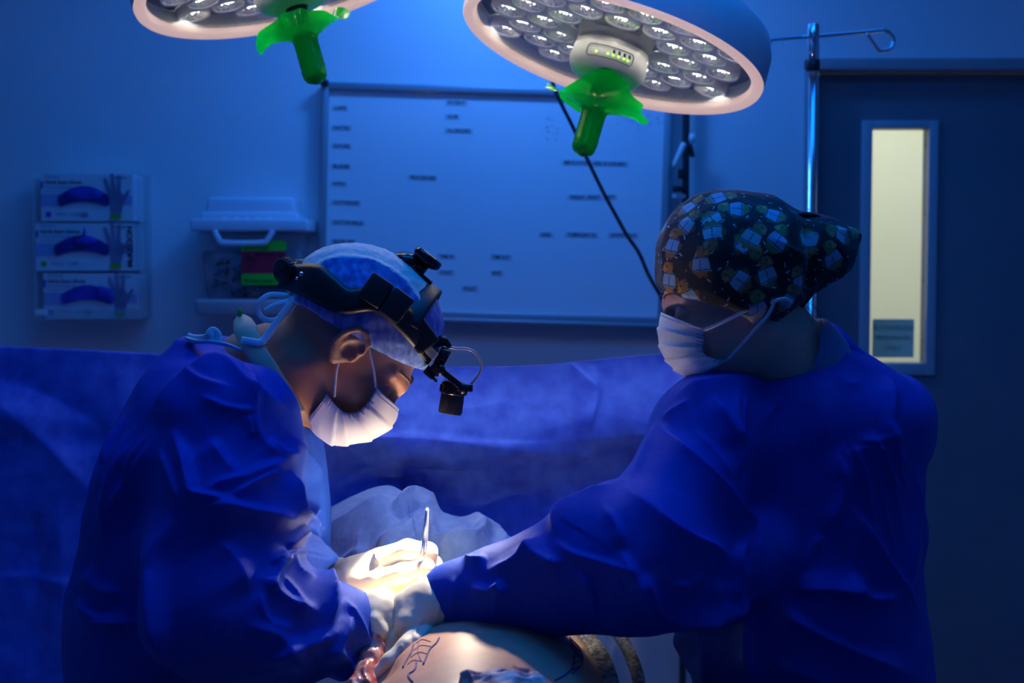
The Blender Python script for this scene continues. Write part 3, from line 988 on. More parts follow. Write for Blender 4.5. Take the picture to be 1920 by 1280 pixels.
LENS_PROTO = None
def surgical_light(C, n, R, label, cover_seed, skirt, panel_ang, arm, dish=.5):
    global LENS_PROTO
    C = np.array(C, float); n = nrm(n)
    e1 = nrm(np.cross([0, 1, 0], n)); e1 = e1 if e1[0] > 0 else -e1
    e2 = np.cross(n, e1)
    if e2[1] > 0: e2 = -e2                      # e2 leans towards the camera side
    root = thing('surgical_light', label, 'surgical light', C, 'ceiling mounted surgical lights')
    m = MB()
    m.lathe([(.915 * R, -.006), (.93 * R, -.03), (.93 * R, -.034)], C, n, 72, close=False)
    m.lathe([(R, .0), (1.005 * R, -.012), (1.0 * R, -.05), (.965 * R, -.075), (.86 * R, -.095), (.5 * R, -.112), (.2 * R, -.12), (0, -.12)], C, n, 96, close=False)
    m.build('housing', M['housing'], root)
    m = MB()
    m.lathe([(R, -.001), (.995 * R, .005), (.985 * R, .008), (.935 * R, .006), (.92 * R, .0), (.915 * R, -.007)], C, n, 96, close=False)
    m.build('rim', M['rim'], root)
    MB().lathe([(0, -.034), (.93 * R, -.034)], C, n, 72, close=False).build('back_plate', M['backplate'], root)
    m = MB()
    m.lathe([(.06, -.004), (.3 * R, -.004), (.6 * R, -.004), (.918 * R, -.004)], C, n, 72, close=False)
    m.build('cover_glass', M['lampglass'], root)
    # lenses in a close hexagonal pack
    s = R * .240
    k = 0
    for i in range(-4, 5):
        for j in range(-4, 5):
            x = s * (i + .5 * j); y = s * j * .866
            rr = math.hypot(x, y)
            if rr > .84 * R or rr < .27 * R:
                continue
            c = C + e1 * x + e2 * y + n * -.033
            if LENS_PROTO is None:
                q = MB()
                q.lathe([(s * .49, .0), (s * .49, .013), (s * .45, .018), (s * .40, .015)], (0, 0, 0), (0, 0, 1), 20, mi=1, close=False)
                q.lathe([(s * .40, .015), (s * .3, .009), (s * .18, .004), (s * .09, .002)], (0, 0, 0), (0, 0, 1), 20, mi=0, close=False)
                q.ball((0, 0, .004), (s * .11, s * .11, .006), mi=2, seg=10)
                rl = np.random.default_rng(2)
                for a in range(16):  # sparkles in the bowl put in as tiny emitters round the real core
                    t = a * 2.4 + .3; ra_ = s * (.12 + .22 * rl.random())
                    q.ball((ra_ * math.cos(t), ra_ * math.sin(t), .004 + .022 * ra_ / s * .5), (s * (.016 + .03 * rl.random()), s * .018, .002), mi=2, seg=6, ax=[(math.cos(t), math.sin(t), 0), (-math.sin(t), math.cos(t), 0), (0, 0, 1)])
                o = q.build('led_lens', [M['bowl'], M['lensring'], M['led']])
                LENS_PROTO = o
            else:
                o = LENS_PROTO.copy(); COL.objects.link(o)
            A = Matrix((( *e1, ), (*e2,), (*n,))).transposed()
            W = Matrix.Translation(Vector(c)) @ A.to_4x4() @ Matrix.Rotation(k * 1.7, 4, 'Z')
            o.parent = root
            o.matrix_local = world_of(root).inverted() @ W
            k += 1
    # hub with its key panel
    m = MB()
    m.lathe([(.062, -.005), (.0635, .0), (.0645, .012), (.066, .02), (.066, .026), (.064, .034), (.058, .044), (.045, .05), (.02, .052)], C, n, 48)
    hub = m.build('hub', M['hub'], root)
    def on_hub(a, h, r=.0665):
        d = e2 * math.cos(a) + e1 * math.sin(a)
        return C + n * h + d * r
    m = MB()
    a0, a1 = panel_ang - .62, panel_ang + .62
    outl = [(a0 + .06, .0125), (a1 - .06, .0125), (a1, .0165), (a1, .0285), (a1 - .06, .0325), (a0 + .06, .0325), (a0, .0285), (a0, .0165)]
    ring = []
    for q in range(8):
        b, c2 = outl[q], outl[(q + 1) % 8]
        for u in np.linspace(0, 1, 8, endpoint=False):
            ring.append(on_hub(b[0] + (c2[0] - b[0]) * u, b[1] + (c2[1] - b[1]) * u))
    m.tube(ring, .0007, 6, closed=True)
    for q in range(4):
        m.ball(on_hub(panel_ang - .02 + q * .14 + .1, .019), (.0022, .0022, .004), seg=8)
    m.build('key_panel', M['hubdark'], hub)
    m = MB()
    for q, a in enumerate((-.36, -.06, .08, .22, .36, .48)):
        m.ball(on_hub(panel_ang + a, .0255, .0668), .0022, seg=8)
    m.build('indicator_lights', M['greenled'], hub)
    # green sterile cover: crumpled skirt flaring off a handle sleeve
    r0 = np.random.default_rng(cover_seed)
    nu, NA = 26, 96
    prof_h = np.concatenate([np.linspace(.184, .108, 14), np.linspace(.103, .066, 12)])
    prof_r = np.concatenate([np.array([.004, .016, .0195, .0203, .0205] + [.0207] * 8 + [.0214]), np.array([.0235, .029, .036, .043, .049, .054, .060, .065, .070, .075, .080, .085])])
    ph = r0.random(8) * 6.28
    V = []
    for i in range(nu):
        fl = max(0, (i - 13) / 12)
        for kk in range(NA):
            a = kk / NA * 2 * math.pi
            wob = sum(math.sin(f * a + ph[f]) * w for f, w in ((2, .32), (3, .3), (5, .26), (7, .16)))
            fold = 1 - abs(math.sin(4.5 * a + ph[0] + 1.2 * math.sin(2 * a + ph[1])))
            r = prof_r[i] * (1 + skirt * .20 * fl * wob + .14 * fl * (fold - .4))
            h = prof_h[i] + .022 * fl * fl * sum(math.sin(f * a + ph[f + 1]) * w for f, w in ((1, .5), (3, .6), (4, .4)))
            if 2 < i < 13:
                tw = max(0, 1 - abs(i - 4) / 3.0)
                r *= 1 + (.05 * tw * math.sin(3 * a + i * 2.1 + ph[3])) + .03 * tw * math.sin(7 * a + i * 3.3)
            h += fl * fl * (.026 * math.sin(a) ** 2)
            r *= 1 - .30 * fl * math.cos(a) ** 2
            d = e2 * math.cos(a) + e1 * math.sin(a)
            V.append(C + n * h + d * r)
    F = []
    for i in range(nu - 1):
        for kk in range(NA):
            k2 = (kk + 1) % NA
            F.append((i * NA + kk, i * NA + k2, (i + 1) * NA + k2, (i + 1) * NA + kk))
    F.append(tuple(range(NA)))
    link('handle_cover', np.array(V), F, M['greenfilm'], root, label='green plastic sterile cover')
    MB().lathe([(.02, .05), (.0165, .06), (.0165, .17), (.012, .176), (0, .177)], C, n, 24).build('handle', M['hubdark'], root)
    L = bpy.data.lights.new('dish_light', 'AREA'); L.shape = 'DISK'; L.size = R * 1.5; L.energy = dish; L.color = (1.0, .94, .84); L.spread = math.radians(95)
    lo_ = bpy.data.objects.new('dish_light', L); COL.objects.link(lo_)
    lo_.location = tuple(C + n * .004); lo_.rotation_euler = Vector(n).to_track_quat('-Z', 'Y').to_euler()
    # yoke and ceiling arm
    m = MB()
    m.tube(spline(arm, 24), .022, 16)
    m.build('suspension_arm', M['housing'], root)
    m = MB()
    m.lathe([(.0, -.03), (.034, -.03), (.036, -.024), (.036, .024), (.034, .03), (0, .03)], arm[0], nrm(np.cross(n, [0, 1, 0])), 24)
    m.lathe([(0, -.16), (.045, -.155), (.05, -.13), (.05, -.11), (0, -.108)], C, n, 28)
    m.build('swivel_joint', M['housing'], root)
    return root

LC = P(1147, 98, 2.40)
surgical_light(LC, (-.284 * .99, -.150, -.959 * .99), .259, 'surgical lamp with a lit lens dish and green handle, tilted down to the right', 21, 1.0, -.05,
               [P(1283, -22, 2.36), P(1290, -120, 2.4), np.array([.34, 2.5, 2.3]), np.array([.30, 2.6, 2.6]), np.array([.28, 2.6, ZC + .01])])
LC2 = P(541, -40, 2.40)
surgical_light(LC2, (.27 * .99, -.09, -.963 * .99), .259, 'surgical lamp cut off by the top edge, its green handle pointing at the whiteboard corner', 8, .8, .1,
               [P(480, -160, 2.36), P(460, -230, 2.4), np.array([-.5, 2.5, 2.4]), np.array([-.44, 2.6, 2.6]), np.array([-.42, 2.6, ZC + .01])])

# ================================================================== DRAPES
def fabric(name, c1, c2, scale=160, rough=0.75, sheen=0.25, transl=0.0, bump=.25):
    m = noise_col(mat(name, c1, rough, sheen=sheen, spec=0.3), c1, c2, scale, 4, .3, .7, bump=bump, bscale=scale * 1.6, bdist=.0008)
    return m
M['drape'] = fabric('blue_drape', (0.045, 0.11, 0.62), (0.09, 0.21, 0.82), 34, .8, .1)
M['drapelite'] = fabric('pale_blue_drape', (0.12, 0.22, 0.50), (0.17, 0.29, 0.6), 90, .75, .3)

def sheet(name, top, bottom, nu, nv, m, lines, bulge=None, amp=.004, scale=9, seed=40, thick=.0012, sag=None):
    """A hanging cloth between a top and a bottom border given as points."""
    T = spline(top, nu); B = spline(bottom, nu)
    v = np.linspace(0, 1, nv)[None, :, None]
    X = T[:, None, :] * (1 - v) + B[:, None, :] * v
    if sag is not None:
        X = sag(X, np.linspace(0, 1, nu)[:, None], np.linspace(0, 1, nv)[None, :])
    V = X.reshape(-1, 3)
    F = grid_faces(nu, nv)
    N = vnormals(V, F)
    if N[:, 1].mean() > 0:
        F = F[:, ::-1]; N = -N
    V = V + N * ((crumple(V, scale, seed) - .5) * amp + (vnoise(V, 2.6, seed + 9) - .5) * amp * 4)[:, None]
    V = folds(V, N, lines)
    V, F = thicken(V, F, thick)
    return link(name, V, F, m)

top = [P(x, y, 2.35) for (x, y) in ((-260, 646), (-120, 648), (0, 649), (150, 655), (290, 662), (450, 672), (600, 680), (760, 684), (880, 687), (1000, 685), (1100, 676), (1180, 668), (1260, 662), (1400, 655))]
bot = [np.array([p[0], 2.33, .22 + .80 * (1 / (1 + math.exp((abs(p[0] + .03) - .40) / .03)))]) for p in top]
def sag1(X, u, v):
    X = X.copy()
    ss = lambda a, b, x: (lambda t: t * t * (3 - 2 * t))(np.clip((x - a) / (b - a), 0, 1))
    s = X[:, :1, 2] - X[..., 2]
    wx = .25 + .75 * ss(-.55, -.30, X[..., 0])
    sc2 = .118 + .016 * (X[..., 0] + .2)
    X[..., 1] += .02 * np.sin(u * 9 + 1) * np.clip(s * 2, 0, 1) + wx * (-.040 * ss(0, .115, s) + .036 * ss(sc2, sc2 + .05, s) - .035 * ss(.17, .45, s))
    return X
DL = [([(560, 822), (700, 819), (800, 822), (900, 832), (1050, 842), (1250, 848)], .012, 26, 10),
      ([(1058, 672), (1090, 700), (1124, 734)], .004, 9, 5), ([(1110, 676), (1122, 734), (1104, 812)], .006, 14, 5),
      ([(757, 830), (758, 980)], .0035, 9, 4), ([(790, 830), (792, 960)], .003, 9, 4), ([(1130, 860), (1132, 1000)], .003, 8, 4),
      ([(590, 935), (680, 880), (772, 836), (860, 858), (960, 875)], .012, 60, 14),
      ([(-40, 735), (60, 800), (120, 860), (185, 935)], .022, 50, 34), ([(-40, 700), (60, 730), (140, 772), (220, 830)], -.014, 40, 40),
      ([(60, 1085), (150, 1092)], .004, 8, 4), ([(-40, 1084), (60, 1078), (120, 1086)], .003, 10, 5),
      ([(60, 930), (70, 1100), (60, 1280)], -.012, 30, 30), ([(110, 900), (118, 1100), (112, 1280)], .010, 26, 26)]
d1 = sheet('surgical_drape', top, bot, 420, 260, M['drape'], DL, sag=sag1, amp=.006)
tag(d1, 'wide blue drape screen hanging across the room behind both people', 'drape')

def body_top(x, y):
    return .885 + math.sqrt(max(.178 ** 2 - (x + .035) ** 2, .0)) + .004
top = [P(575, 975, 2.30), P(605, 963, 2.29), P(650, 940, 2.27), P(700, 918, 2.25), P(736, 909, 2.24), P(772, 930, 2.22), P(830, 952, 2.22), P(880, 966, 2.22), P(930, 988, 2.22), P(990, 1030, 2.2), P(1050, 1078, 2.16), P(1130, 1120, 2.1)]
bot = [P(575, 1110, 2.18), P(610, 1120, 2.15), P(650, 1125, 2.10), P(700, 1122, 2.04), P(740, 1115, 2.0)] + [np.array([x, 1.99, body_top(x, 1.99)]) for x in (-.13, -.09, -.05, -.01, .03, .07, .12)]
CL = [([(600, 1000), (650, 985), (720, 952), (745, 935)], 0.0150, 16, 8), ([(730, 912), (722, 960), (690, 1010), (684, 1060)], 0.0180, 26, 9), ([(735, 965), (760, 940), (800, 948), (835, 952)], 0.0270, 14, 7),
      ([(732, 972), (765, 965), (800, 955)], -0.0120, 10, 8), ([(805, 965), (812, 1000), (828, 1025), (870, 1015), (900, 1000)], 0.0240, 12, 8), ([(870, 962), (890, 985), (904, 1012), (880, 1040)], 0.0240, 10, 14),
      ([(905, 978), (935, 1010), (955, 1040)], 0.0150, 16, 8), ([(700, 1040), (770, 985), (800, 970)], 0.0150, 12, 12), ([(830, 1060), (850, 1035), (900, 1025)], 0.0210, 16, 10), ([(600, 1085), (640, 1060), (700, 1030)], 0.0120, 14, 8),
      ([(950, 990), (985, 1030), (1010, 1075)], 0.0120, 14, 8)]
def sag2(X, u, v):
    X = X.copy()
    X[..., 2] += .022 * np.sin(np.pi * v) * (1 + 0 * u)
    return X
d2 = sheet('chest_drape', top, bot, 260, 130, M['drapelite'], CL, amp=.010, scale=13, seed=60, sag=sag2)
tag(d2, 'crumpled paler blue drape over the chest, just behind the gloved hand with forceps', 'drape')

# ================================================================== PATIENT
def skin_mat(name, c1, c2, rough=.45):
    m = noise_col(mat(name, c1, rough, sss=.12, spec=.45), c1, c2, 30, 6, .35, .68, bump=.12, bscale=420, bdist=.0006)
    return m
M['skinpat'] = skin_mat('patient_skin', (0.56, 0.29, 0.19), (0.64, 0.35, 0.24))
M['skinman'] = skin_mat('man_skin', (0.50, 0.25, 0.16), (0.58, 0.31, 0.21))
M['skinwom'] = skin_mat('woman_skin', (0.70, 0.43, 0.34), (0.78, 0.5, 0.4))
M['inkpurple'] = mat('purple_skin_marker', (0.05, 0.03, 0.22), 0.7)
M['wound'] = noise_col(mat('wound_tissue', (0.5, 0.06, 0.05), 0.3, spec=.6, sss=.2), (0.42, 0.03, 0.03), (0.75, 0.4, 0.32), 60, bump=.5, bscale=150, bdist=.002)
M['gauze'] = noise_col(mat('wet_gauze', (0.75, 0.6, 0.58), .6), (0.5, 0.1, 0.1), (0.85, 0.72, 0.7), 38, 5, .38, .6, bump=.6, bscale=300, bdist=.001)
M['knit'] = noise_col(mat('grey_knit', (0.3, 0.29, 0.27), .9), (0.12, 0.115, 0.11), (0.55, 0.53, 0.5), 130, 3, .35, .65, stretch=(1, 1, 3), bump=.7, bscale=160, bdist=.002)
M['tan'] = mat('tan_elastic', (0.5, 0.33, 0.18), .6)
M['clearfilm'] = see_through(mat('clear_plastic_film', (0.4, 0.46, 0.52), .12), .84)

def patient_sdf(X):
    d = chain(X, [(-.02, 1.15, .885), (-.035, 1.45, .895), (-.035, 1.70, .897), (-.035, 1.95, .876), (-.03, 2.22, .868)], [.15, .168, .17, .162, .14], .05)
    d = smin(d, ell(X, (-.035, 1.62, .93), (.15, .22, .137)), .04)
    d = smin(d, chain(X, [(-.03, 2.25, .89), (-.03, 2.42, .88)], [.07, .058]), .05)
    d = smin(d, ell(X, (-.03, 2.55, .885), (.078, .105, .095)), .03)
    for s in (-1, 1):
        d = smin(d, chain(X, [(-.03 + s * .09, 1.15, .86), (-.03 + s * .10, .72, .83), (-.03 + s * .10, .32, .81)], [.095, .066, .045]), .04)
        d = smin(d, chain(X, [(-.03 + s * .10, .32, .81), (-.03 + s * .11, .26, .9)], [.04, .026]), .02)
    # shallow soft hollow beside the flank where the tissue is drawn open
    d = smax(d, -ell(X, P(697, 1248, 1.60), (.022, .03, .02)), .02)
    return d
V, F = surface(patient_sdf, (-.28, .15, .68), (.24, 2.70, 1.12), .009)
V, F = subdiv(V, F)
pat = link('person', V, F, M['skinpat'])
tag(pat, 'patient lying on the table, bare belly with purple pen lines', 'person')

from mathutils.bvhtree import BVHTree
def tree_of(V, F): return BVHTree.FromPolygons([Vector(v) for v in V], [tuple(f) for f in F.tolist()])
PT = tree_of(V, F)
def hit(px, py, tree, lift=0.0):
    d = nrm(P(px, py, 2.0) - CAM)
    h, nn, _, _ = tree.ray_cast(Vector(CAM), Vector(d), 6)
    return None if h is None else np.array(h) + np.array(nn) * lift
m = MB()
INK = [[(824, 1196), (818, 1206), (806, 1218), (800, 1232), (794, 1246)], [(776, 1208), (772, 1222), (762, 1240), (756, 1252)], 
       [(782, 1240), (778, 1256), (766, 1266), (774, 1279)], 
       [(1066, 1190), (1072, 1208), (1078, 1228), (1072, 1252), (1058, 1266), (1040, 1276)], [(1068, 1196), (1084, 1212), (1092, 1232), (1088, 1250), (1072, 1262)], [(1072, 1206), (1086, 1222)], [(1076, 1218), (1090, 1236)],
       [(1072, 1232), (1090, 1228)], [(1074, 1246), (1088, 1238)], [(1066, 1258), (1084, 1250)]]
for L in INK:
    pts = [hit(x, y, PT, .0006) for (x, y) in spline([(a, b, 0) for a, b in L], 14)[:, :2]]
    pts = [q for q in pts if q is not None]
    if len(pts) > 2:
        m.tube(pts, .0007 + .0004 * ((L[0][0] * 7) % 3) / 2, 6)
for L in ([(780, 1206), (792, 1199), (808, 1203)], [(776, 1219), (790, 1210), (808, 1212)], [(770, 1232), (786, 1223), (802, 1226)], [(786, 1202), (784, 1222), (790, 1240)], [(764, 1246), (776, 1238), (792, 1240)]):
    pts = [hit(x, y, PT, .0004) for (x, y) in spline([(a, b, 0) for a, b in L], 14)[:, :2]]
    m.tube([q for q in pts if q is not None], .00035, 6)
m.build('pen_marking', M['inkpurple'], pat)
def wound_sdf(X):
    d = chain(X, [P(697, 1184, 1.675), P(701, 1208, 1.662), P(696, 1236, 1.645), P(688, 1262, 1.625), P(680, 1292, 1.605)], [.007, .0085, .0085, .011, .018], .01)
    d = smin(d, chain(X, [P(688, 1212, 1.66), P(692, 1240, 1.65), P(688, 1270, 1.63)], [.007, .008, .014], .01), .008)
    n = crumple(X.reshape(-1, 3), 60, 3).reshape(X.shape[:-1])
    return d - (n - .5) * .010
c0 = P(697, 1240, 1.64)
Vw, Fw = surface(wound_sdf, c0 - .07, c0 + .07, .0022)
link('wound', relax(Vw, Fw, 1), Fw, M['wound'], pat, label='open pink and red wound')

def gauze_sdf(X):
    q = hit(942, 1279, PT)
    d = ell(X, q + [0, -.026, .004], (.042, .034, .011))
    n = crumple(X.reshape(-1, 3), 45, 9).reshape(X.shape[:-1])
    return d - (n - .45) * .016
q = hit(942, 1279, PT)
Vg, Fg = surface(gauze_sdf, q - [.08, .08, .03], q + [.08, .08, .035], .0026)
tag(link('gauze_pad', relax(Vg, Fg, 1), Fg, M['gauze']), 'blood stained gauze pad lying on the bare belly', 'gauze')

# rolled grey knit towel with a tan edge along the far flank, clear film hanging beside it
tw = thing('knit_band', 'grey knitted band with a tan edge beside the bare flank', 'band', P(1120, 1290, 1.62))
pth = [P(1040, 1165, 1.86), P(1085, 1186, 1.80), P(1112, 1215, 1.74), P(1132, 1255, 1.69), P(1146, 1310, 1.64), P(1150, 1400, 1.58)]
MB().tube(spline(pth, 40), [.0135] * 40, 16, flat=((0, 1, 0), .7)).build('knit_sleeve', M['knit'], tw)
pth2 = [p + np.array([-.016, -.004, .000]) for p in pth]
MB().tube(spline(pth2, 40), .008, 12).build('tan_edge', M['tan'], tw, label='tan smooth edge')
pth3 = [p + np.array([.036, .03, .006]) for p in pth]
MB().tube(spline(pth3, 40), .008, 12).build('second_fold', M['knit'], tw)
top = [P(1130, 1150, 1.78), P(1160, 1150, 1.76), P(1200, 1140, 1.74), P(1250, 1130, 1.74), P(1300, 1130, 1.74)]
bot = [P(1150, 1420, 1.70), P(1180, 1420, 1.66), P(1220, 1420, 1.64), P(1270, 1420, 1.66), P(1330, 1420, 1.68)]
cf = sheet('clear_film', top, bot, 60, 80, M['clearfilm'], [([(1162, 1190), (1166, 1240), (1170, 1290)], .012, 10, 6), ([(1190, 1180), (1215, 1230), (1228, 1290)], .014, 14, 7), ([(1230, 1180), (1240, 1235), (1262, 1290)], .012, 10, 8)], amp=.02, scale=16, seed=77)
tag(cf, 'clear plastic film hanging below the standing woman\'s forearm', 'plastic film')

# operating table under the patient
tb = thing('operating_table', 'operating table carrying the patient between the two gowned people', 'operating table', (-.03, 1.5, 0))
MB().box((-.03, 1.45, .680), (.46, 2.5, .05), bevel=.018).build('mattress', M['black'], tb)
MB().box((-.03, 1.45, .635), (.44, 2.46, .04), bevel=.006).build('table_top', M['steel'], tb)
MB().box((-.03, 1.6, .36), (.22, .34, .56), bevel=.012).build('column', M['steel'], tb)
MB().box((-.03, 1.6, .05), (.40, .95, .1), bevel=.02).build('base', M['steel'], tb)
# ================================================================== PEOPLE
M['gown'] = fabric('surgical_gown_cloth', (0.010, 0.056, 0.44), (0.014, 0.070, 0.52), 120, .62, .0, bump=.12)
M['gown'].node_tree.nodes['Principled BSDF'].inputs['Specular IOR Level'].default_value = .16
M['scrub'] = fabric('scrub_cloth', (0.12, 0.2, 0.42), (0.15, 0.24, 0.48), 150)
M['glove'] = noise_col(mat('latex_glove', (0.80, 0.73, 0.54), .42, spec=.4, sss=.1), (0.77, 0.69, 0.50), (0.83, 0.76, 0.58), 40, bump=.15, bscale=160, bdist=.0008)
M['maskcloth'] = mat('mask_cloth', (0.84, 0.86, 0.86), .75, sheen=.1)
M['masklines'] = mat('mask_seam', (0.36, 0.36, 0.56), .75)
M['tie'] = mat('white_tie', (0.72, 0.76, 0.84), .7)
M['cappaper'] = noise_col(mat('cap_paper', (0.7, 0.69, 0.66), .8), (0.62, 0.61, 0.58), (0.74, 0.73, 0.7), 160, bump=.3, bscale=240, bdist=.0008)
M['capblue'] = noise_col(mat('cap_blue_crepe', (0.12, 0.22, 0.62), .8), (0.06, 0.12, 0.46), (0.20, 0.32, 0.76), 120, 4, .35, .65, stretch=(1, 1, .35), bump=.5, bscale=160, bdist=.001)
M['hairdark'] = noise_col(mat('cropped_dark_hair', (0.02, 0.016, 0.014), .8), (0.012, 0.01, 0.009), (0.035, 0.028, 0.024), 260, bump=.6, bscale=500, bdist=.001)
M['hairbrown'] = mat('brown_hair', (0.09, 0.05, 0.03), .6)
M['beige'] = noise_col(mat('beige_silicone', (0.7, 0.46, 0.3), .55), (0.66, 0.43, 0.28), (0.74, 0.5, 0.33), 30, bump=.2, bscale=500, bdist=.0006)
M['capprint'] = vcol(mat('animal_print_cotton', (0.02, 0.02, 0.03), .8, sheen=.15))
M['lash'] = mat('eyelash', (0.02, 0.015, 0.01), .7)

def frame(c, F, U, scale):
    F = nrm(F); U = nrm(np.asarray(U) - F * (F @ np.asarray(U))); S = np.cross(F, U)
    return dict(c=np.array(c, float), F=F, U=U, S=S, k=scale, A=np.stack([F, U, S]))
def loc(fr, X):
    return ((X - fr['c'].astype(np.float32)) @ fr['A'].T.astype(np.float32)) / np.float32(fr['k'])
def wpt(fr, f, u, s):
    return fr['c'] + fr['k'] * (f * fr['F'] + u * fr['U'] + s * fr['S'])

def head_field(L, female=False):
    L = L.copy(); L[..., 1] = np.where(L[..., 1] < 0, L[..., 1] * 1.17, L[..., 1])
    a = L.copy(); a[..., 2] = np.abs(a[..., 2])
    d = ell(L, (-.012, .038, 0), (.099, .084, .0765))
    d = smin(d, ell(L, (.036, -.034, 0), (.060, .086, .060)), .03)
    d = smin(d, cone(a, (-.004, -.05, .054), (.068, -.100, .014), .017, .016), .025)
    d = smin(d, ell(L, (.076, -.099, 0), (.015, .015, .022)), .02)
    d = smin(d, ell(a, (.064, -.020, .038), (.026, .024, .024)), .02)
    d = smin(d, cone(a, (.089, .033, .0), (.072, .034, .046), .0125 if not female else .010, .010), .016)
    # eye sockets, lids
    d = smax(d, -ell(a, (.102, .012, .030), (.0145, .013, .018) if not female else (.0125, .011, .016)), .012)
    d = smin(d, ell(a, (.0795, .010, .031), (.0145, .0135, .0155)), .004)
    d = smin(d, cone(a, (.0925, .0115, .020), (.080, .010, .046), .0018, .0016), .004)
    # nose, lips
    d = smin(d, cone(L, (.093, .024, 0), (.108, -.026, 0), .0075, .0105), .011)
    d = smin(d, ell(a, (.098, -.033, .011), (.0105, .0085, .0075)), .007)
    d = smin(d, cone(a, (.101, -.058, 0), (.090, -.060, .020), .0065, .004), .006)
    d = smin(d, cone(a, (.099, -.069, 0), (.089, -.067, .018), .007, .004), .006)
    d = smax(d, -cone(a, (.109, -.0635, 0), (.095, -.0635, .022), .0018, .001), .003)
    # ears
    s0 = .0755
    sh_ = np.array([.016, .014, 0], np.float32) if not female else np.array([.01, 0, 0], np.float32)
    L = L - sh_; a = a - sh_
    e = ell(a, (-.008, .0, s0 + .008), (.019, .030, .0075), [nrm((1, 0, -.35)), (0, 1, 0), nrm((.35, 0, 1))])
    hel = [(.009, -.002, s0 + .004), (.011, .012, s0 + .010), (.007, .026, s0 + .0155), (-.006, .033, s0 + .0195), (-.019, .027, s0 + .0225), (-.0255, .011, s0 + .0225), (-.024, -.007, s0 + .0195), (-.016, -.021, s0 + .014), (-.006, -.029, s0 + .008)]
    e = smin(e, chain(a, hel, [.0032, .0036, .004, .0042, .0042, .004, .0038, .0042, .0055], .003), .006)
    e = smax(e, -ell(a, (-.003, -.002, s0 + .017), (.0095, .012, .0125)), .004)
    e = smin(e, chain(a, [(-.005, .023, s0 + .015), (-.0155, .010, s0 + .0175), (-.0165, -.006, s0 + .016), (-.009, -.017, s0 + .013)], [.003, .0034, .0034, .0034], .003), .004)
    e = smin(e, chain(a, [(-.003, .024, s0 + .014), (.004, .017, s0 + .011)], [.0025, .0025], .002), .004)
    e = smin(e, ell(a, (.0095, -.005, s0 + .006), (.005, .0065, .005)), .004)
    e = smax(e, -ell(a, (.004, .015, s0 + .0165), (.006, .007, .006)), .003)
    d = smin(d, e, .005)
    return d

def skin_body(name, fr, neck, nr, coarse, box, m, female=False):
    """One person: finely shaped head and neck running into shoulders, trunk, limbs and feet."""
    k = fr['k']
    def fn(X):
        d = head_field(loc(fr, X), female) * k
        return smin(d, chain(X, neck, nr, .03), .028)
    lo = fr['c'] - .155; hi = fr['c'] + .155
    for p, r in zip(neck, nr):
        lo = np.minimum(lo, p - r - .01); hi = np.maximum(hi, p + r + .01)
    V, F = surface(fn, lo, hi, .0030)
    V = relax(V, F, 1, .5)
    V2, F2 = surface(coarse, box[0], box[1], .014)
    V2, F2 = subdiv(V2, F2)
    VV = np.concatenate([V, V2]); FF = np.concatenate([F, F2 + len(V)])
    return link(name, VV, FF, m), tree_of(V, F)

def mask_mesh(fr, mid, side, halfw, pleats, depth_mid, near):
    """A pleated mask wrapped round the lower face. mid/side: outline points nose->chin in photo pixels at the face's mid plane / cheek edge."""
    nv, nu = 60, 61
    Mi = spline(mid, nv); Si = spline(side, nv)
    V = []
    for iu in range(nu):
        th = (iu / (nu - 1) - .5) * math.pi
        w = math.cos(th) ** .8
        for iv in range(nv):
            q = Si[iv] * (1 - w) + Mi[iv] * w
            d = depth_mid + math.sin(th) * halfw * (1 - .10 * math.sin(math.pi * iv / (nv - 1)))
            V.append(P(q[0], q[1], d))
    V = np.array(V); F = grid_faces(nu, nv)
    N = vnormals(V, F)
    c = V.mean(0)
    if ((V - fr['c']) * N).sum() < 0:
        F = F[:, ::-1]; N = -N
    v = np.tile(np.linspace(0, 1, nv), nu)
    u = np.repeat(np.linspace(0, 1, nu), nv)
    edge = np.abs(2 * u - 1)
    ple = np.zeros(len(V))
    for p0 in pleats:
        x = (v - p0) / .10
        ple += np.where((x > 0) & (x < 1), (1 - x), 0) * .0024
    puck = np.clip((edge - .80) / .2, 0, 1) * np.sin(v * 95) * .0006
    V = V + N * (ple * (1 - .2 * edge) + puck + .003 +   .0022 * (crumple(V, 22, 17) - .5))[:, None]
    mi_v = ((v < .055) & (v > .02)) | ((v > .95) & (v < .985)) | ((v > .075) & (v < .09)) | ((v > .91) & (v < .93)) | ((edge > .93) & (np.sin(v * 95) > .3))
    mi = mi_v[F].mean(1) > .5
    n0 = len(F)
    V, F = thicken(V, F, .0016)
    mm = np.zeros(len(F), int); mm[:n0] = mi; mm[n0:2 * n0] = mi
    return V, F, mm, (V[0:nv], V[(nu - 1) * nv:nu * nv])

def gown_mesh(fn, lo, hi, lines, h=.0053, seed=50, amp=.010, scale=7):
    V, F = surface(fn, lo, hi, h)
    V = relax(V, F, 2, .5)
    V, F = subdiv(V, F)
    N = vnormals(V, F)
    V = V + N * ((crumple(V, scale * .42, seed + 20) - .55) * amp * 1.2 + (crumple(V, scale * 1.3, seed) - .55) * amp * .38)[:, None]
    V = folds(V, vnormals(V, F), [(a, b * 1.35, c, d) for a, b, c, d in lines])
    return V, F

def rows_from(tbl, d):
    out = []
    for (py, xl, xr, ry) in tbl:
        a, b = P(xl, py, d), P(xr, py, d)
        out.append((a[2], (a[0] + b[0]) / 2, d, (b[0] - a[0]) / 2, ry))
    return out

def tubes(name, m, parent, paths, label=None, flat=None, seg=8):
    mb = MB()
    for pts, r in paths:
        mb.tube(spline(pts, max(12, 8 * len(pts))), r, seg, flat=flat)
    return mb.build(name, m, parent, label)

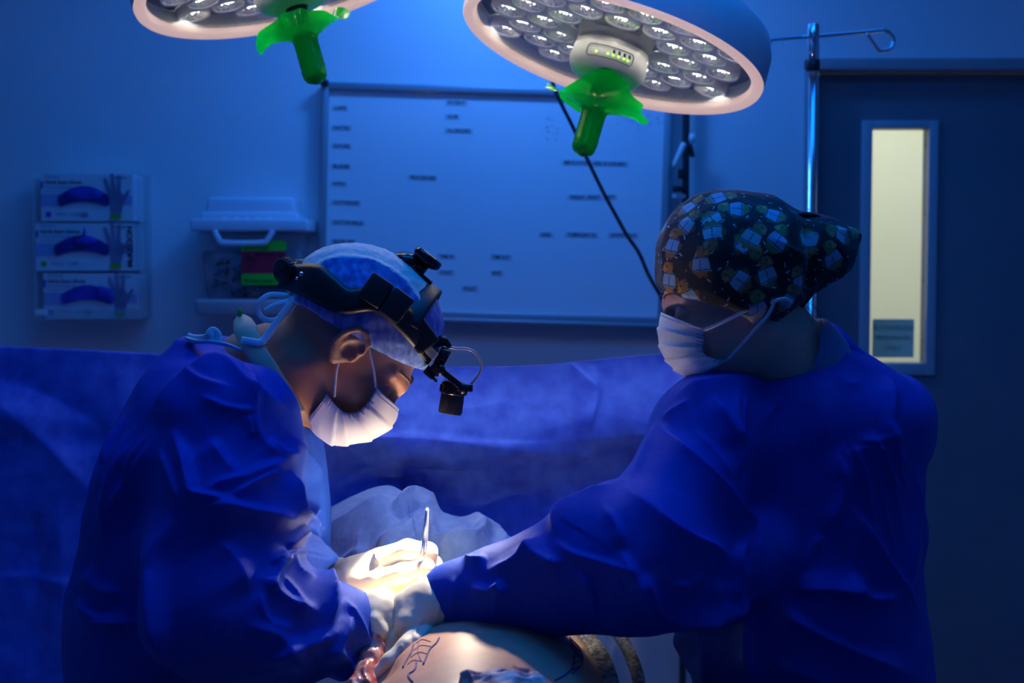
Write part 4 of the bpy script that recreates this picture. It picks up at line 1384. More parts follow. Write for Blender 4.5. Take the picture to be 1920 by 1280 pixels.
# ------------------------------------------------------------------ left: man with the headlight
DM = 1.87
fm_ = frame(P(646, 650, DM), (.60, -.04, -.80), (.80, 0, .60), .93)
neckM = [P(640, 640, DM), P(560, 688, DM), P(490, 716, 1.88), P(400, 770, 1.90)]
def bodyM(X):
    d = chain(X, [P(420, 770, 1.9), P(395, 900, 1.9), P(360, 1100, 1.9), P(345, 1230, 1.9)], [.085, .11, .105, .10], .04)
    for s, e_, w_ in ((-1, P(420, 1130, 1.66), P(655, 1168, 1.70)), (1, P(520, 1045, 2.05), P(610, 1080, 1.93))):
        sh = P(430, 800, 1.9 + s * .14)
        d = smin(d, chain(X, [sh, e_, w_], [.05, .038, .024], .02), .03)
    for s in (-1, 1):
        d = smin(d, chain(X, [np.array([-.44, 1.9 + s * .08, .93]), np.array([-.43, 1.9 + s * .09, .5]), np.array([-.45, 1.9 + s * .09, .07])], [.085, .055, .038], .03), .04)
        d = smin(d, cone(X, np.array([-.47, 1.9 + s * .09, .04]), np.array([-.30, 1.9 + s * .1, .033]), .038, .03), .03)
    return d
man, TM = skin_body('person', fm_, neckM, [.055, .060, .066, .07], bodyM, (np.array([-.65, 1.5, -.005]), np.array([-.14, 2.25, 1.42])), M['skinman'])
tag(man, 'bowed person in a blue gown and pale cap, wearing a headlight, holding forceps', 'person')

GLrows = rows_from([(634, 352, 405, .05), (652, 325, 452, .085), (690, 288, 496, .13), (740, 254, 540, .165), (800, 224, 588, .185), (870, 197, 604, .195), (950, 178, 610, .195),
                    (1040, 160, 608, .19), (1120, 140, 590, .19), (1200, 138, 565, .19), (1290, 150, 552, .19), (1500, 155, 560, .2), (1900, 120, 570, .22)], 1.9)
shM = P(432, 815, 1.755)
elM = P(428, 1150, 1.655)
def gownM_f(X):
    d = loft(X, GLrows, 2.2)
    d = smin(d, chain(X, [shM, P(425, 980, 1.70), elM], [.088, .080, .080], .03), .045)
    d = smin(d, chain(X, [elM, P(540, 1180, 1.665), P(625, 1178, 1.69), P(668, 1178, 1.705)], [.078, .066, .046, .036], .02), .03)
    d = smin(d, chain(X, [P(470, 815, 2.03), P(500, 1030, 2.05), P(572, 1084, 1.96)], [.085, .056, .036], .03), .04)
    # neck opening and sleeve mouths
    d = smax(d, -chain(X, [P(640, 640, DM), P(560, 690, DM), P(520, 712, 1.875)], [.066, .068, .060], .03), .008)
    return d
LM = [([(207, 775), (188, 890), (174, 965)], .005, 4, 5), ([(240, 760), (212, 850), (190, 950)], .005, 5, 5), ([(258, 790), (232, 870), (212, 950)], .005, 5, 5), ([(286, 800), (262, 870), (222, 960)], .006, 6, 5), ([(225, 800), (205, 880)], .004, 4, 4),
      ([(372, 743), (425, 765), (480, 775)], .005, 7, 5), ([(366, 680), (430, 688), (478, 722), (500, 760)], .005, 7, 5), ([(443, 658), (449, 700)], .003, 3, 3), ([(462, 780), (473, 826)], .003, 3, 3), ([(470, 778), (482, 824)], .003, 3, 3), ([(340, 690), (380, 720), (440, 735)], .004, 9, 6),
      ([(535, 1045), (560, 1036), (600, 1050)], .005, 5, 6), ([(500, 1060), (536, 1030)], .005, 5, 6), ([(536, 1030), (570, 985)], .005, 5, 6), ([(540, 1034), (560, 1070), (590, 1090)], .004, 5, 5), ([(420, 940), (470, 912), (531, 880)], .006, 5, 4), ([(300, 830), (330, 900), (350, 960)], .005, 10, 6), ([(480, 1100), (500, 1160), (560, 1180)], .005, 8, 7), ([(520, 1075), (560, 1120), (570, 1160)], .004, 6, 6),
      ([(545, 815), (580, 860), (608, 900)], .006, 12, 8), ([(605, 800), (700, 800)], .001, 4, 4),
      # shoulder seam and yoke
      ([(470, 690), (474, 740), (478, 790), (500, 840), (540, 860)], .006, 10, 6), ([(400, 655), (470, 668), (530, 730), (572, 790)], .006, 12, 8),
      ([(345, 700), (420, 690), (470, 735), (540, 770)], .010, 18, 12), ([(280, 790), (330, 720), (420, 672)], .006, 24, 10),
      # wrinkles over the shoulder and upper arm
      ([(318, 800), (350, 850), (362, 905), (372, 930), (430, 945), (470, 958)], .014, 14, 9), ([(372, 925), (440, 905), (500, 880), (545, 860)], .010, 12, 10),
      ([(375, 960), (430, 955), (500, 965), (560, 980)], .012, 12, 10), ([(300, 800), (270, 880), (215, 960), (195, 1040)], .011, 20, 14), ([(262, 820), (225, 900), (200, 990)], .007, 12, 8),
      ([(540, 880), (552, 930), (560, 960), (590, 952), (606, 962)], .012, 9, 7), ([(556, 962), (580, 975), (606, 1000)], .008, 8, 8), ([(555, 985), (590, 1020), (612, 1070)], .011, 9, 9),
      ([(545, 1030), (520, 1070), (500, 1120)], .009, 12, 12), ([(595, 1000), (608, 1060), (622, 1120), (608, 1190)], .012, 12, 9), ([(480, 1080), (540, 1130), (600, 1150)], .010, 14, 12),
      # sleeve silhouette over the dark side of the trunk
      ([(330, 960), (313, 1020), (308, 1090), (310, 1160), (322, 1215), (360, 1250)], .020, 34, 9), ([(150, 1120), (190, 1150), (250, 1165)], .012, 14, 10), ([(150, 1180), (210, 1165), (290, 1160)], .008, 12, 9),
      ([(165, 1060), (200, 1100), (240, 1110)], .010, 16, 10), ([(470, 1240), (540, 1215), (610, 1190), (650, 1150)], .012, 16, 12), ([(590, 1240), (630, 1190), (660, 1150)], .010, 12, 8),
      ([(610, 1270), (650, 1240), (690, 1225)], .010, 10, 8), ([(640, 1120), (672, 1170), (690, 1230)], .008, 9, 9), ([(600, 1215), (640, 1225), (655, 1260)], .010, 9, 9), ([(455, 1170), (520, 1190), (560, 1230), (570, 1270)], .010, 16, 14),
      ([(400, 1000), (440, 1050), (470, 1120)], .009, 30, 18), ([(240, 870), (250, 940), (230, 1040)], -.006, 12, 12), ([(392, 820), (430, 880), (455, 900)], .010, 20, 12), ([(500, 820), (530, 850), (560, 850)], .008, 12, 9)]
V, F = gown_mesh(gownM_f, np.array([-.68, 1.55, .30]), np.array([-.155, 2.16, 1.43]), LM, seed=50, amp=.011, scale=8)
gm = link('gown', V, F, M['gown'], man, label='blue surgical gown')
# white neck tie of the gown
mb = MB()
mb.tube(spline(PP((352, 634, 1.83), (372, 640, 1.81), (395, 641, 1.80), (425, 646, 1.795), (450, 655, 1.79)), 26), .006, 8, flat=((0, .4, 1), .35))
mb.tube(spline(PP((352, 632, 1.83), (365, 636, 1.82), (388, 634, 1.80), (398, 621, 1.80), (407, 628, 1.80), (408, 640, 1.80)), 26), .006, 8, flat=((0, 1, 0), .3))
mb.build('neck_tie', M['tie'], gm, 'white neck tie')
# flat beige band round the neck
path = PP((452, 592, 1.835), (462, 622, 1.808), (480, 660, 1.796), (508, 700, 1.79), (535, 738, 1.792), (562, 778, 1.798))
path = spline(path, 40)
wid = np.interp(np.linspace(0, 1, 40), [0, .06, .18, .5, 1], [.006, .0125, .0155, .0135, .010])
nb = MB().tube(path, wid, 14, flat=((.25, -1, .1), .32)).build('neck_band', M['beige'], man, 'flat beige band round the neck')
MB().tube(PP((450, 594, 1.832), (449, 584, 1.832), (452, 577, 1.832)), [.003, .003, .001], 8).build('green_tab', M['greenprint'], nb, 'small green tab')

# cropped hair between cap and collar
def lineside(X, a, b, d):
    """Positive above the plane through pixels a, b that contains the depth axis."""
    A, B = P(*a, d), P(*b, d)
    t = nrm(B - A); n = np.cross(t, [0, 1, 0]); n = nrm(n if n[2] > 0 else -n)
    return ((X - A.astype(np.float32)) @ n.astype(np.float32))
def hairM(X):
    L = loc(fm_, X)
    d = ell(L, (-.012, .038, 0), (.1003, .0853, .0778)) * fm_['k']
    nz = vnoise(X.reshape(-1, 3), 120, 3).reshape(X.shape[:-1]) - .5
    d = smax(d, -lineside(X, (520, 634), (648, 640), DM) + nz * .012, .004)
    d = smax(d, lineside(X, (545, 560), (790, 700), DM) - .012, .004)
    L2 = L[..., 0] - .004
    return smax(d, L2 * fm_['k'], .008)
V, F = surface(hairM, fm_['c'] - .14, fm_['c'] + .14, .004)
link('hair', relax(V, F, 2), F, M['hairdark'], man, label='closely cropped dark hair')

# cap: pale top panel, blue crepe sides
cF = nrm((.86, 0, -.51)); cU = nrm((.51, 0, .86)); cc = P(684, 590, DM)
def capM(X):
    q = (X - cc.astype(np.float32)) @ np.stack([cF, cU, np.array([0, 1.0, 0])]).T.astype(np.float32)
    d = ell(q, (0, 0, 0), (.1075, .0885, .0915))
    s = np.abs(q[..., 2])
    d = d - .0035 * np.exp(-((s - .058) / .006) ** 2) * (q[..., 0] < .06)
    n = lineside(X, (548, 552), (792, 693), DM)
    d = smax(d, -n, .004)
    # hollow, so that it sits on the head
    return smax(d, -ell(q, (-.004, -.012, 0), (.098, .082, .082)), .003)
V, F = surface(capM, cc - .13, cc + .13, .0028)
V = relax(V, F, 1)
N = vnormals(V, F)
V = V + N * ((crumple(V, 42, 31) - .5) * .0028 + (vnoise(V, 230, 5) - .5) * .0012)[:, None]
q = (V[F].mean(1) - cc) @ np.stack([cF, cU, np.array([0, 1.0, 0])]).T
mi = np.where((np.abs(q[:, 2]) < .060) & (q[:, 0] < .058), 0, 1)
CAPVF = (V, F)
capm = link('cap', V, F, [M['cappaper'], M['capblue']], man, mi=mi, label='cloth cap with pale top and blue sides')
mb = MB()
fl = ((.2, -1, .2), .25)
mb.tube(spline(PP((556, 556, 1.83), (530, 553, 1.82), (505, 553, 1.815), (487, 566, 1.81), (484, 584, 1.81), (495, 598, 1.81), (515, 600, 1.81), (535, 585, 1.815), (552, 566, 1.825)), 50), .0035, 8, flat=fl)
mb.tube(spline(PP((552, 560, 1.826), (535, 566, 1.815), (512, 574, 1.81), (497, 583, 1.808)), 30), .0034, 8, flat=fl)
mb.tube(spline(PP((560, 553, 1.82), (540, 575, 1.812), (520, 603, 1.806), (500, 630, 1.80), (488, 642, 1.795), (470, 640, 1.793), (452, 637, 1.795)), 44), .0046, 8, flat=fl)
mb.tube(spline(PP((545, 556, 1.82), (556, 566, 1.812), (575, 563, 1.806), (598, 556, 1.80)), 20), .0035, 8, flat=fl)
mb.build('cap_tie', M['tie'], capm, 'white cloth ties knotted at the back')

# mask with ear loops
midM = [(743, 764), (737, 788), (717, 808), (684, 822), (652, 828), (628, 828), (599, 814), (578, 787)]
sideM = [(707, 725), (694, 748), (676, 768), (660, 773), (646, 772), (634, 764), (622, 750), (613, 738)]
V, F, mi, edges = mask_mesh(fm_, midM, sideM, .066, (.2, .38, .56, .72), DM, -1)
mk = link('face_mask', V, F, [M['maskcloth'], M['masklines']], man, mi=mi, label='white pleated face mask')
mb = MB()
mb.tube(spline(PP((705, 727, 1.803), (700, 690, 1.800), (693, 655, 1.797), (688, 630, 1.795), (676, 612, 1.80)), 30), .0016, 6)
mb.tube(spline(PP((627, 744, 1.804), (629, 715, 1.800), (632, 690, 1.798), (640, 665, 1.80)), 30), .0016, 6)
mb.build('ear_loop', M['tie'], mk)
mb = MB()
for s in (-1, 1):
    mb.tube(spline([wpt(fm_, .098, .041, s * .010), wpt(fm_, .094, .047, s * .026), wpt(fm_, .080, .046, s * .042), wpt(fm_, .070, .040, s * .050)], 18), [.0012] * 18, 8, flat=(fm_['U'], 1.6))
mb.build('eyebrow', M['hairbrown'], man)
mb = MB()
for s in (-1, 1):
    mb.tube(spline([wpt(fm_, .0935, .0065, s * .020), wpt(fm_, .0945, .004, s * .031), wpt(fm_, .083, .005, s * .044)], 14), .0010, 6)
mb.build('eyelashes', M['lash'], man)

# ------------------------------------------------------------------ gloves
def glove(name, parts, parent, lo_hi_pts, label, seed):
    """parts: (points, radii) chains; fingers are kept apart by a small blend."""
    def fn(X):
        d = None
        for pts, rad, k in parts:
            e = chain(X, pts, rad, .006)
            d = e if d is None else smin(d, e, k)
        return d
    pts = np.concatenate([np.array(p[0]) for p in parts])
    lo, hi = pts.min(0) - .05, pts.max(0) + .05
    V, F = surface(fn, lo, hi, .0019)
    V = relax(V, F, 1)
    N = vnormals(V, F)
    V = V + N * ((crumple(V, 55, seed) - .5) * .0008)[:, None]
    return V, F

HA = [([P(585, 1082, 1.925), P(628, 1083, 1.905), P(672, 1084, 1.88)], [.028, .0265, .026], .01),
      (PP((672, 1078, 1.875), (716, 1062, 1.865)), [.026, .026], .012), (PP((680, 1092, 1.885), (722, 1085, 1.882)), [.024, .022], .012),
      (PP((720, 1046, 1.850), (764, 1030, 1.838), (803, 1034, 1.834), (808, 1078, 1.836)), [.015, .0125, .0115, .0095], .004),
      (PP((726, 1058, 1.866), (775, 1046, 1.858), (812, 1058, 1.852), (802, 1102, 1.848)), [.014, .0125, .0115, .0095], .003),
      (PP((728, 1076, 1.882), (772, 1082, 1.876), (803, 1092, 1.868), (782, 1112, 1.862)), [.0135, .012, .011, .0095], .003),
      (PP((722, 1092, 1.890), (752, 1106, 1.886), (772, 1106, 1.878), (750, 1110, 1.872)), [.012, .0105, .0098, .0085], .003),
      (PP((664, 1092, 1.862), (712, 1086, 1.842), (756, 1074, 1.824), (797, 1064, 1.820)), [.018, .015, .0125, .0095], .010)]
V, F = glove('g', HA, man, None, '', 3)
N = vnormals(V, F)
V = folds(V, N, [([(618, 1060), (622, 1085), (618, 1108)], .003, 4, 3), ([(630, 1060), (636, 1085), (632, 1110)], .002, 4, 3), ([(700, 1040), (712, 1055), (716, 1075)], .0015, 5, 4)])
link('glove', V, F, M['glove'], man, label='pale glove gripping the forceps')
HB = [(PP((640, 1176, 1.712), (672, 1160, 1.708), (702, 1146, 1.704)), [.032, .031, .025], .01), (PP((700, 1160, 1.69), (712, 1150, 1.70)), [.022, .022], .012), (PP((676, 1148, 1.725), (716, 1132, 1.722)), [.022, .02], .012),
      (PP((716, 1134, 1.728), (734, 1142, 1.730), (733, 1168, 1.724), (716, 1184, 1.720)), [.014, .0125, .0115, .0095], .004),
      (PP((718, 1142, 1.708), (735, 1154, 1.708), (728, 1180, 1.704), (710, 1192, 1.702)), [.014, .0125, .0115, .0095], .004),
      (PP((712, 1154, 1.690), (724, 1172, 1.688), (714, 1192, 1.685), (698, 1196, 1.686)), [.0135, .012, .011, .0092], .004),
      (PP((700, 1166, 1.674), (710, 1184, 1.671), (700, 1198, 1.670), (688, 1196, 1.673)), [.012, .0105, .0098, .0082], .004),
      (PP((678, 1160, 1.738), (706, 1168, 1.752), (716, 1190, 1.745)), [.016, .013, .0095], .008)]
V, F = glove('g', HB, man, None, '', 9)
link('glove', V, F, M['glove'], man, label='pale glove with curled fingers below the other hand')

# ------------------------------------------------------------------ right: woman with the patterned cap
DW = 1.82
fw_r = frame(P(1385, 565, DW), (-.94, -.04, -.34), (-.34, 0, .94), .93)
neckW = [P(1385, 570, DW), P(1440, 630, 1.83), P(1490, 700, 1.86), P(1500, 760, 1.88)]
shW, elW = P(1318, 815, 1.775), P(1192, 1048, 1.67)
def bodyW(X):
    d = chain(X, [P(1490, 760, 1.88), P(1490, 900, 1.9), P(1510, 1100, 1.92), P(1520, 1230, 1.92)], [.085, .105, .095, .10], .04)
    d = smin(d, chain(X, [P(1330, 800, 1.80), P(1200, 1040, 1.67), P(860, 1118, 1.72)], [.048, .036, .024], .02), .03)
    d = smin(d, chain(X, [P(1660, 800, 1.98), P(1460, 980, 2.0), P(1110, 1015, 1.87)], [.048, .036, .022], .02), .03)
    for s in (-1, 1):
        d = smin(d, chain(X, [np.array([.40, 1.92 + s * .08, .93]), np.array([.39, 1.92 + s * .09, .5]), np.array([.41, 1.92 + s * .09, .07])], [.085, .055, .036], .03), .04)
        d = smin(d, cone(X, np.array([.43, 1.92 + s * .09, .04]), np.array([.27, 1.92 + s * .1, .032]), .036, .028), .03)
    return d
woman, TWm = skin_body('person', fw_r, neckW, [.050, .052, .062, .07], bodyW, (np.array([-.12, 1.55, -.005]), np.array([.62, 2.2, 1.42])), M['skinwom'], True)
tag(woman, 'person in a blue gown and dark animal print cap, reaching over the bare belly', 'person')

GRrows = rows_from([(612, 1495, 1545, .045), (640, 1430, 1585, .08), (672, 1360, 1628, .12), (705, 1310, 1680, .15), (740, 1275, 1728, .165), (790, 1240, 1736, .172), (840, 1200, 1726, .172), (900, 1180, 1712, .17),
                    (1000, 1205, 1712, .17), (1080, 1250, 1718, .17), (1150, 1275, 1726, .17), (1290, 1308, 1748, .175), (1500, 1310, 1770, .2), (1900, 1260, 1800, .22)], 1.92)
def gownW_f(X):
    d = loft(X, GRrows, 2.25)
    d = smin(d, ell(X, P(1690, 790, 1.96), (.040, .07, .060)), .03)
    d = smin(d, chain(X, [P(1345, 800, 1.80), P(1332, 818, 1.78), P(1280, 930, 1.73), elW], [.070, .072, .068, .084], .02), .035)
    d = smin(d, chain(X, [elW, P(1285, 1058, 1.70), P(1400, 1030, 1.765)], [.07, .062, .056], .02), .02)
    d = smin(d, chain(X, [P(1152, 962, 1.685), P(1078, 1003, 1.69)], [.039, .031], .01), .008)
    d = smin(d, chain(X, [elW, P(1120, 1060, 1.675), P(1035, 1087, 1.69), P(940, 1108, 1.705), P(862, 1117, 1.715), P(846, 1119, 1.72)], [.084, .074, .060, .052, .039, .036], .02), .016)
    d = smin(d, chain(X, [P(1660, 820, 1.99), P(1460, 985, 2.0), P(1150, 1030, 1.9), P(1085, 1012, 1.87)], [.06, .055, .045, .032], .03), .03)
    d = smin(d, chain(X, [P(1690, 850, 2.02), P(1690, 1000, 2.05), P(1700, 1140, 2.04)], [.03, .026, .02], .03), .02)
    d = smax(d, -chain(X, [P(1385, 570, DW), P(1440, 632, 1.83), P(1468, 662, 1.845)], [.058, .060, .056], .03), .008)
    return d
LW = [([(1234, 788), (1214, 840), (1184, 900)], .005, 3, 7), ([(1240, 790), (1262, 770), (1300, 752)], .004, 6, 6),
      ([(1600, 830), (1618, 890), (1632, 960), (1650, 1010)], .0035, 3, 4), ([(1622, 828), (1642, 900), (1660, 970), (1680, 1050)], .0035, 3, 4), ([(1645, 826), (1665, 890), (1684, 960), (1694, 1030)], .0035, 3, 4), ([(1670, 822), (1686, 880), (1700, 930)], .003, 3, 4), ([(1575, 830), (1590, 860), (1600, 900)], .003, 3, 4), ([(1588, 846), (1630, 838), (1680, 846)], .003, 4, 4),
      ([(1300, 800), (1340, 850), (1375, 900)], .004, 4, 6), ([(1345, 760), (1368, 800), (1384, 850), (1380, 900)], .004, 4, 5), ([(1395, 740), (1392, 790), (1388, 840)], .004, 4, 5),
      ([(1500, 700), (1470, 740), (1420, 800)], .003, 12, 8), ([(1545, 1000), (1520, 1030), (1510, 1070)], .004, 5, 5), ([(1130, 950), (1160, 990), (1170, 1030)], .005, 10, 8), ([(1085, 1065), (1110, 1110), (1120, 1160)], .006, 9, 6), ([(1150, 1075), (1180, 1120), (1205, 1165)], .006, 8, 6), ([(1255, 1100), (1290, 1090), (1320, 1070)], .006, 9, 7),
      ([(1228, 788), (1290, 850), (1360, 925), (1410, 1000), (1420, 1060)], .014, 18, 7), ([(1163, 905), (1215, 960), (1285, 1010), (1340, 1030), (1372, 1050)], .014, 14, 10),
      ([(1382, 720), (1380, 780), (1388, 830), (1380, 905)], .006, 9, 6), ([(1330, 745), (1370, 790), (1388, 840)], .006, 14, 9), ([(1262, 745), (1320, 728), (1400, 722), (1440, 730)], .012, 14, 16),
      ([(1420, 1000), (1420, 1060), (1430, 1100)], .006, 8, 6), ([(1035, 1012), (1080, 1038), (1140, 1055), (1205, 1072)], .006, 9, 5), ([(1038, 1010), (1045, 965), (1100, 935), (1163, 905)], .010, 16, 8),
      ([(1160, 1030), (1195, 1080), (1215, 1140), (1235, 1165)], .011, 12, 9), ([(1235, 1160), (1270, 1155), (1340, 1135), (1410, 1110)], .016, 16, 9), ([(1205, 1072), (1225, 1110), (1240, 1160)], .009, 12, 8),
      ([(1360, 1140), (1380, 1080), (1378, 1040), (1400, 1000)], .010, 14, 9), ([(1290, 1165), (1330, 1125), (1345, 1080)], .007, 16, 12),
      ([(905, 1072), (940, 1065), (980, 1045), (1010, 1010), (1025, 1003)], .009, 12, 9), ([(880, 1100), (920, 1105), (950, 1085)], .010, 10, 7), ([(868, 1045), (890, 1052), (915, 1048)], .008, 7, 6),
      ([(925, 1160), (935, 1120), (960, 1090)], .006, 8, 8), ([(850, 1075), (852, 1110), (846, 1160)], .003, 5, 4), ([(990, 1010), (1010, 1040), (1060, 1060)], .008, 14, 10),
      # back panel
      ([(1568, 840), (1580, 900), (1562, 960), (1540, 1000)], .011, 9, 14), ([(1580, 935), (1620, 990), (1660, 1060), (1700, 1120), (1728, 1150)], .014, 16, 10), ([(1590, 820), (1620, 880), (1640, 960)], .005, 8, 6),
      ([(1625, 800), (1655, 860), (1690, 930)], .006, 9, 6), ([(1655, 780), (1680, 840), (1700, 880)], .006, 8, 6), ([(1600, 825), (1650, 822), (1690, 800)], .004, 7, 7), ([(1560, 700), (1590, 722), (1620, 716)], .005, 7, 7),
      ([(1590, 1070), (1612, 1110), (1640, 1118), (1680, 1112)], .014, 12, 10), ([(1480, 1105), (1540, 1098), (1600, 1105), (1625, 1115)], .016, 9, 26), ([(1420, 1120), (1480, 1150), (1560, 1195), (1640, 1235), (1720, 1275)], .018, 24, 22),
      ([(1405, 1130), (1402, 1200), (1410, 1280)], .012, 9, 14), ([(1280, 1165), (1300, 1220), (1330, 1280)], .014, 12, 10), ([(1440, 1240), (1500, 1255), (1580, 1290)], .010, 14, 14), ([(1710, 860), (1716, 940), (1708, 1040), (1700, 1130)], .008, 8, 8),
      ([(1660, 700), (1672, 740), (1668, 790), (1690, 840)], .008, 16, 9), ([(1510, 690), (1540, 760), (1530, 850)], .004, 20, 20), ([(1480, 655), (1560, 660), (1640, 700)], .005, 9, 7)]
V, F = gown_mesh(gownW_f, np.array([-.11, 1.5, .30]), np.array([.68, 2.2, 1.44]), LW, seed=70, amp=.010, scale=7)
gw = link('gown', V, F, M['gown'], woman, label='blue surgical gown')
mb = MB()
mb.tube(spline(PP((1530, 607, 1.90), (1560, 612, 1.88), (1590, 640, 1.86), (1625, 672, 1.86), (1650, 690, 1.87)), 24), .010, 8, flat=((.3, -.5, .8), .3))
mb.build('collar_flap', M['gown'], gw)
cu_ = MB()
# inner scrub collar
def collW(X):
    d = chain(X, [P(1452, 636, 1.835), P(1492, 690, 1.86)], [.067, .074], .03)
    d = smax(d, -chain(X, [P(1385, 570, DW), P(1440, 632, 1.83), P(1490, 700, 1.86)], [.056, .060, .068], .03), .004)
    d = smax(d, lineside(X, (1400, 690), (1532, 604), 1.84), .005)
    return d
V, F = surface(collW, P(1470, 660, 1.85) - .13, P(1470, 660, 1.85) + .13, .0028)
link('scrub_collar', relax(V, F, 2), F, M['scrub'], woman, label='pale blue scrub collar')

# patterned cap
ccW = P(1358, 488, DW)
def capW(X):
    d = ell(X, ccW, (.0885, .095, .0885), None)
    d = smin(d, ell(X, P(1430, 480, DW), (.075, .085, .072)), .03)
    d = smin(d, ell(X, P(1372, 540, DW), (.090, .093, .072)), .02)
    tail = ell(X, P(1522, 478, DW), (.052, .05, .046))
    tail = smin(tail, cone(X, P(1535, 462, DW), P(1598, 442, DW), .040, .010), .02)
    tail = smin(tail, cone(X, P(1560, 480, DW), P(1566, 515, DW), .022, .010), .02)
    d = smin(d, tail, .018)
    # band pinching the tail
    d = smax(d, -lineside(X, (1225, 536), (1445, 603), DW), .004)
    d = smax(d, -lineside(X, (1440, 603), (1570, 520), DW), .006)
    q = X - ccW.astype(np.float32)
    return smax(d, -ell(X, P(1362, 498, DW), (.080, .084, .078)), .003)
V, F = surface(capW, ccW - [.12, .13, .13], ccW + [.20, .13, .13], .0034)
V = relax(V, F, 1)
V, F = subdiv(V, F)
N = vnormals(V, F)
V = V + N * ((crumple(V, 22, 91) - .5) * .006)[:, None]
V = folds(V, vnormals(V, F), [([(1500, 400), (1520, 450), (1525, 500), (1505, 560)], -.008, 9, 9), ([(1525, 415), (1570, 432), (1605, 436)], .004, 7, 7), ([(1440, 440), (1490, 470), (1520, 470)], .004, 9, 7),
                             ([(1380, 590), (1420, 560), (1440, 520)], .004, 9, 9), ([(1490, 410), (1470, 440), (1470, 500)], .003, 9, 9), ([(1240, 530), (1300, 565), (1380, 585)], .002, 7, 7)])
N = vnormals(V, F)
V, F = subdiv(V, F, False)
V, F = subdiv(V, F, False) if len(F) < 90000 else (V, F)
N = vnormals(V, F)
tint = np.tile(np.array([[.006, .007, .012]]), (len(V), 1))
TC = tree_of(V, F)
rg = np.random.default_rng(12)
# sprinkled small capsules and dots
def local2d(c, n, ang):
    a = nrm(np.cross(n, [0.3, 0.2, 1])); b = np.cross(n, a)
    return a * math.cos(ang) + b * math.sin(ang), -a * math.sin(ang) + b * math.cos(ang)
order = rg.permutation(len(V))
cent = []
for i in order[:4000]:
    if all(np.linalg.norm(V[i] - c) > .0085 for c in cent):
        cent.append(V[i])
        j = i
        c, n = V[i], N[i]
        rel = V - c
        near = (np.abs(rel) < .006).all(1)
        e1_, e2_ = local2d(c, n, rg.random() * 6.28)
        x = rel[near] @ e1_; y = rel[near] @ e2_
        kind = rg.random()
        if kind < .55:
            msk = (np.abs(y) < .0008) & (np.abs(x) < .0030)
            col = np.where((x > 0)[:, None], [[.75, .75, .8]], [[.75, .22, .22]] if rg.random() < .6 else [[.35, .6, .8]])
            idx = np.where(near)[0][msk]; tint[idx] = col[msk]
        else:
            msk = x * x + y * y < .0011 ** 2
            tint[np.where(near)[0][msk]] = [.25, .4, .42]
    if len(cent) > 620:
        break
# small furry animals in pale blue tunics
def motif(c, n, up, s, flip, pal):
    rel = V - c
    near = (np.linalg.norm(rel, axis=1) < s * 1.5) & (N @ n > .1)
    if not near.any():
        return
    up = nrm(up - n * (up @ n)); rt = np.cross(up, n) * (1 if flip else -1)
    x = rel[near] @ rt / s; y = rel[near] @ up / s
    col = tint[near]
    def paint(m_, c_): col[m_] = c_
    fur, dark, cloth, line = pal
    e = lambda cx, cy, a, b, t=0.0: (((x - cx) * math.cos(t) + (y - cy) * math.sin(t)) / a) ** 2 + ((-(x - cx) * math.sin(t) + (y - cy) * math.cos(t)) / b) ** 2 < 1
    paint(e(-.1, -.75, .16, .22) | e(.25, -.75, .16, .22), dark)
    paint(e(0, -.25, .56, .62), fur)
    paint(e(-.55, -.2, .2, .3, .5), dark)
    tunic = (np.abs(x) < .52 - .16 * (y + .2)) & (y > -.55) & (y < .28)
    paint(tunic, cloth)
    paint(tunic & ((np.abs(y - .22) < .045) | (np.abs(y + .48) < .035) | ((np.abs(x - .05 * y) < .03) & (y < .1))), line)
    paint(e(.14, .55, .40, .33, .2), fur)
    paint(e(-.12, .78, .12, .12), dark)
    paint(e(.44, .46, .18, .16), [min(1, v * 1.7) for v in fur])
    paint(e(.24, .62, .055, .055), [.01, .01, .01])
    paint(e(.56, .50, .05, .05), [.02, .01, .01])
    tint[near] = col
PALS = [([.40, .15, .035], [.22, .08, .02], [.30, .46, .55], [.04, .08, .12]), ([.34, .17, .06], [.18, .09, .03], [.34, .5, .58], [.04, .08, .12]), ([.26, .22, .07], [.12, .11, .04], [.30, .42, .6], [.04, .07, .13])]
CAPM = [(1262, 455, .3, 0), (1255, 520, .2, 0), (1313, 490, -.1, 1), (1290, 415, .9, 0), (1338, 415, 2.6, 1), (1352, 368, 1.2, 1), (1295, 385, 1.1, 0), (1375, 390, -1.4, 1), (1335, 440, 2.9, 1), (1402, 462, 2.5, 0), (1412, 440, .5, 1), (1462, 445, .6, 0),
        (1382, 522, -.9, 0), (1290, 553, -.5, 0), (1437, 510, -.4, 1), (1497, 525, -.4, 0), (1352, 578, -.7, 1), (1445, 400, -1.0, 1), (1510, 455, -2.6, 0), (1560, 480, -.6, 1), (1575, 435, -1.2, 0), (1420, 575, -.4, 1), (1480, 560, .5, 0)]
used = []
for i, (px, py, ang, flip) in enumerate(CAPM):
    d = nrm(P(px, py, 1.8) - CAM)
    h, nn, _, _ = TC.ray_cast(Vector(CAM), Vector(d), 6)
    if h is None:
        continue
    h, nn = np.array(h), np.array(nn)
    up = np.array([math.sin(ang), 0, math.cos(ang)])
    motif(h, nn, up, .0218, flip, PALS[0] if px < 1330 else PALS[1 + i % 2])  # duller, greener fur towards the back: blue light put into the palette
    used.append(h)
for i in order[4000:9000]:
    if all(np.linalg.norm(V[i] - c) > .052 for c in used):
        used.append(V[i])
        motif(V[i], N[i], rg.normal(size=3), .0218, int(rg.random() < .5), PALS[int(rg.random() * 3)])
capw = link('cap', V, F, M['capprint'], woman, tint=tint, label='dark cotton cap printed with small furry animals in tunics')
mb = MB()
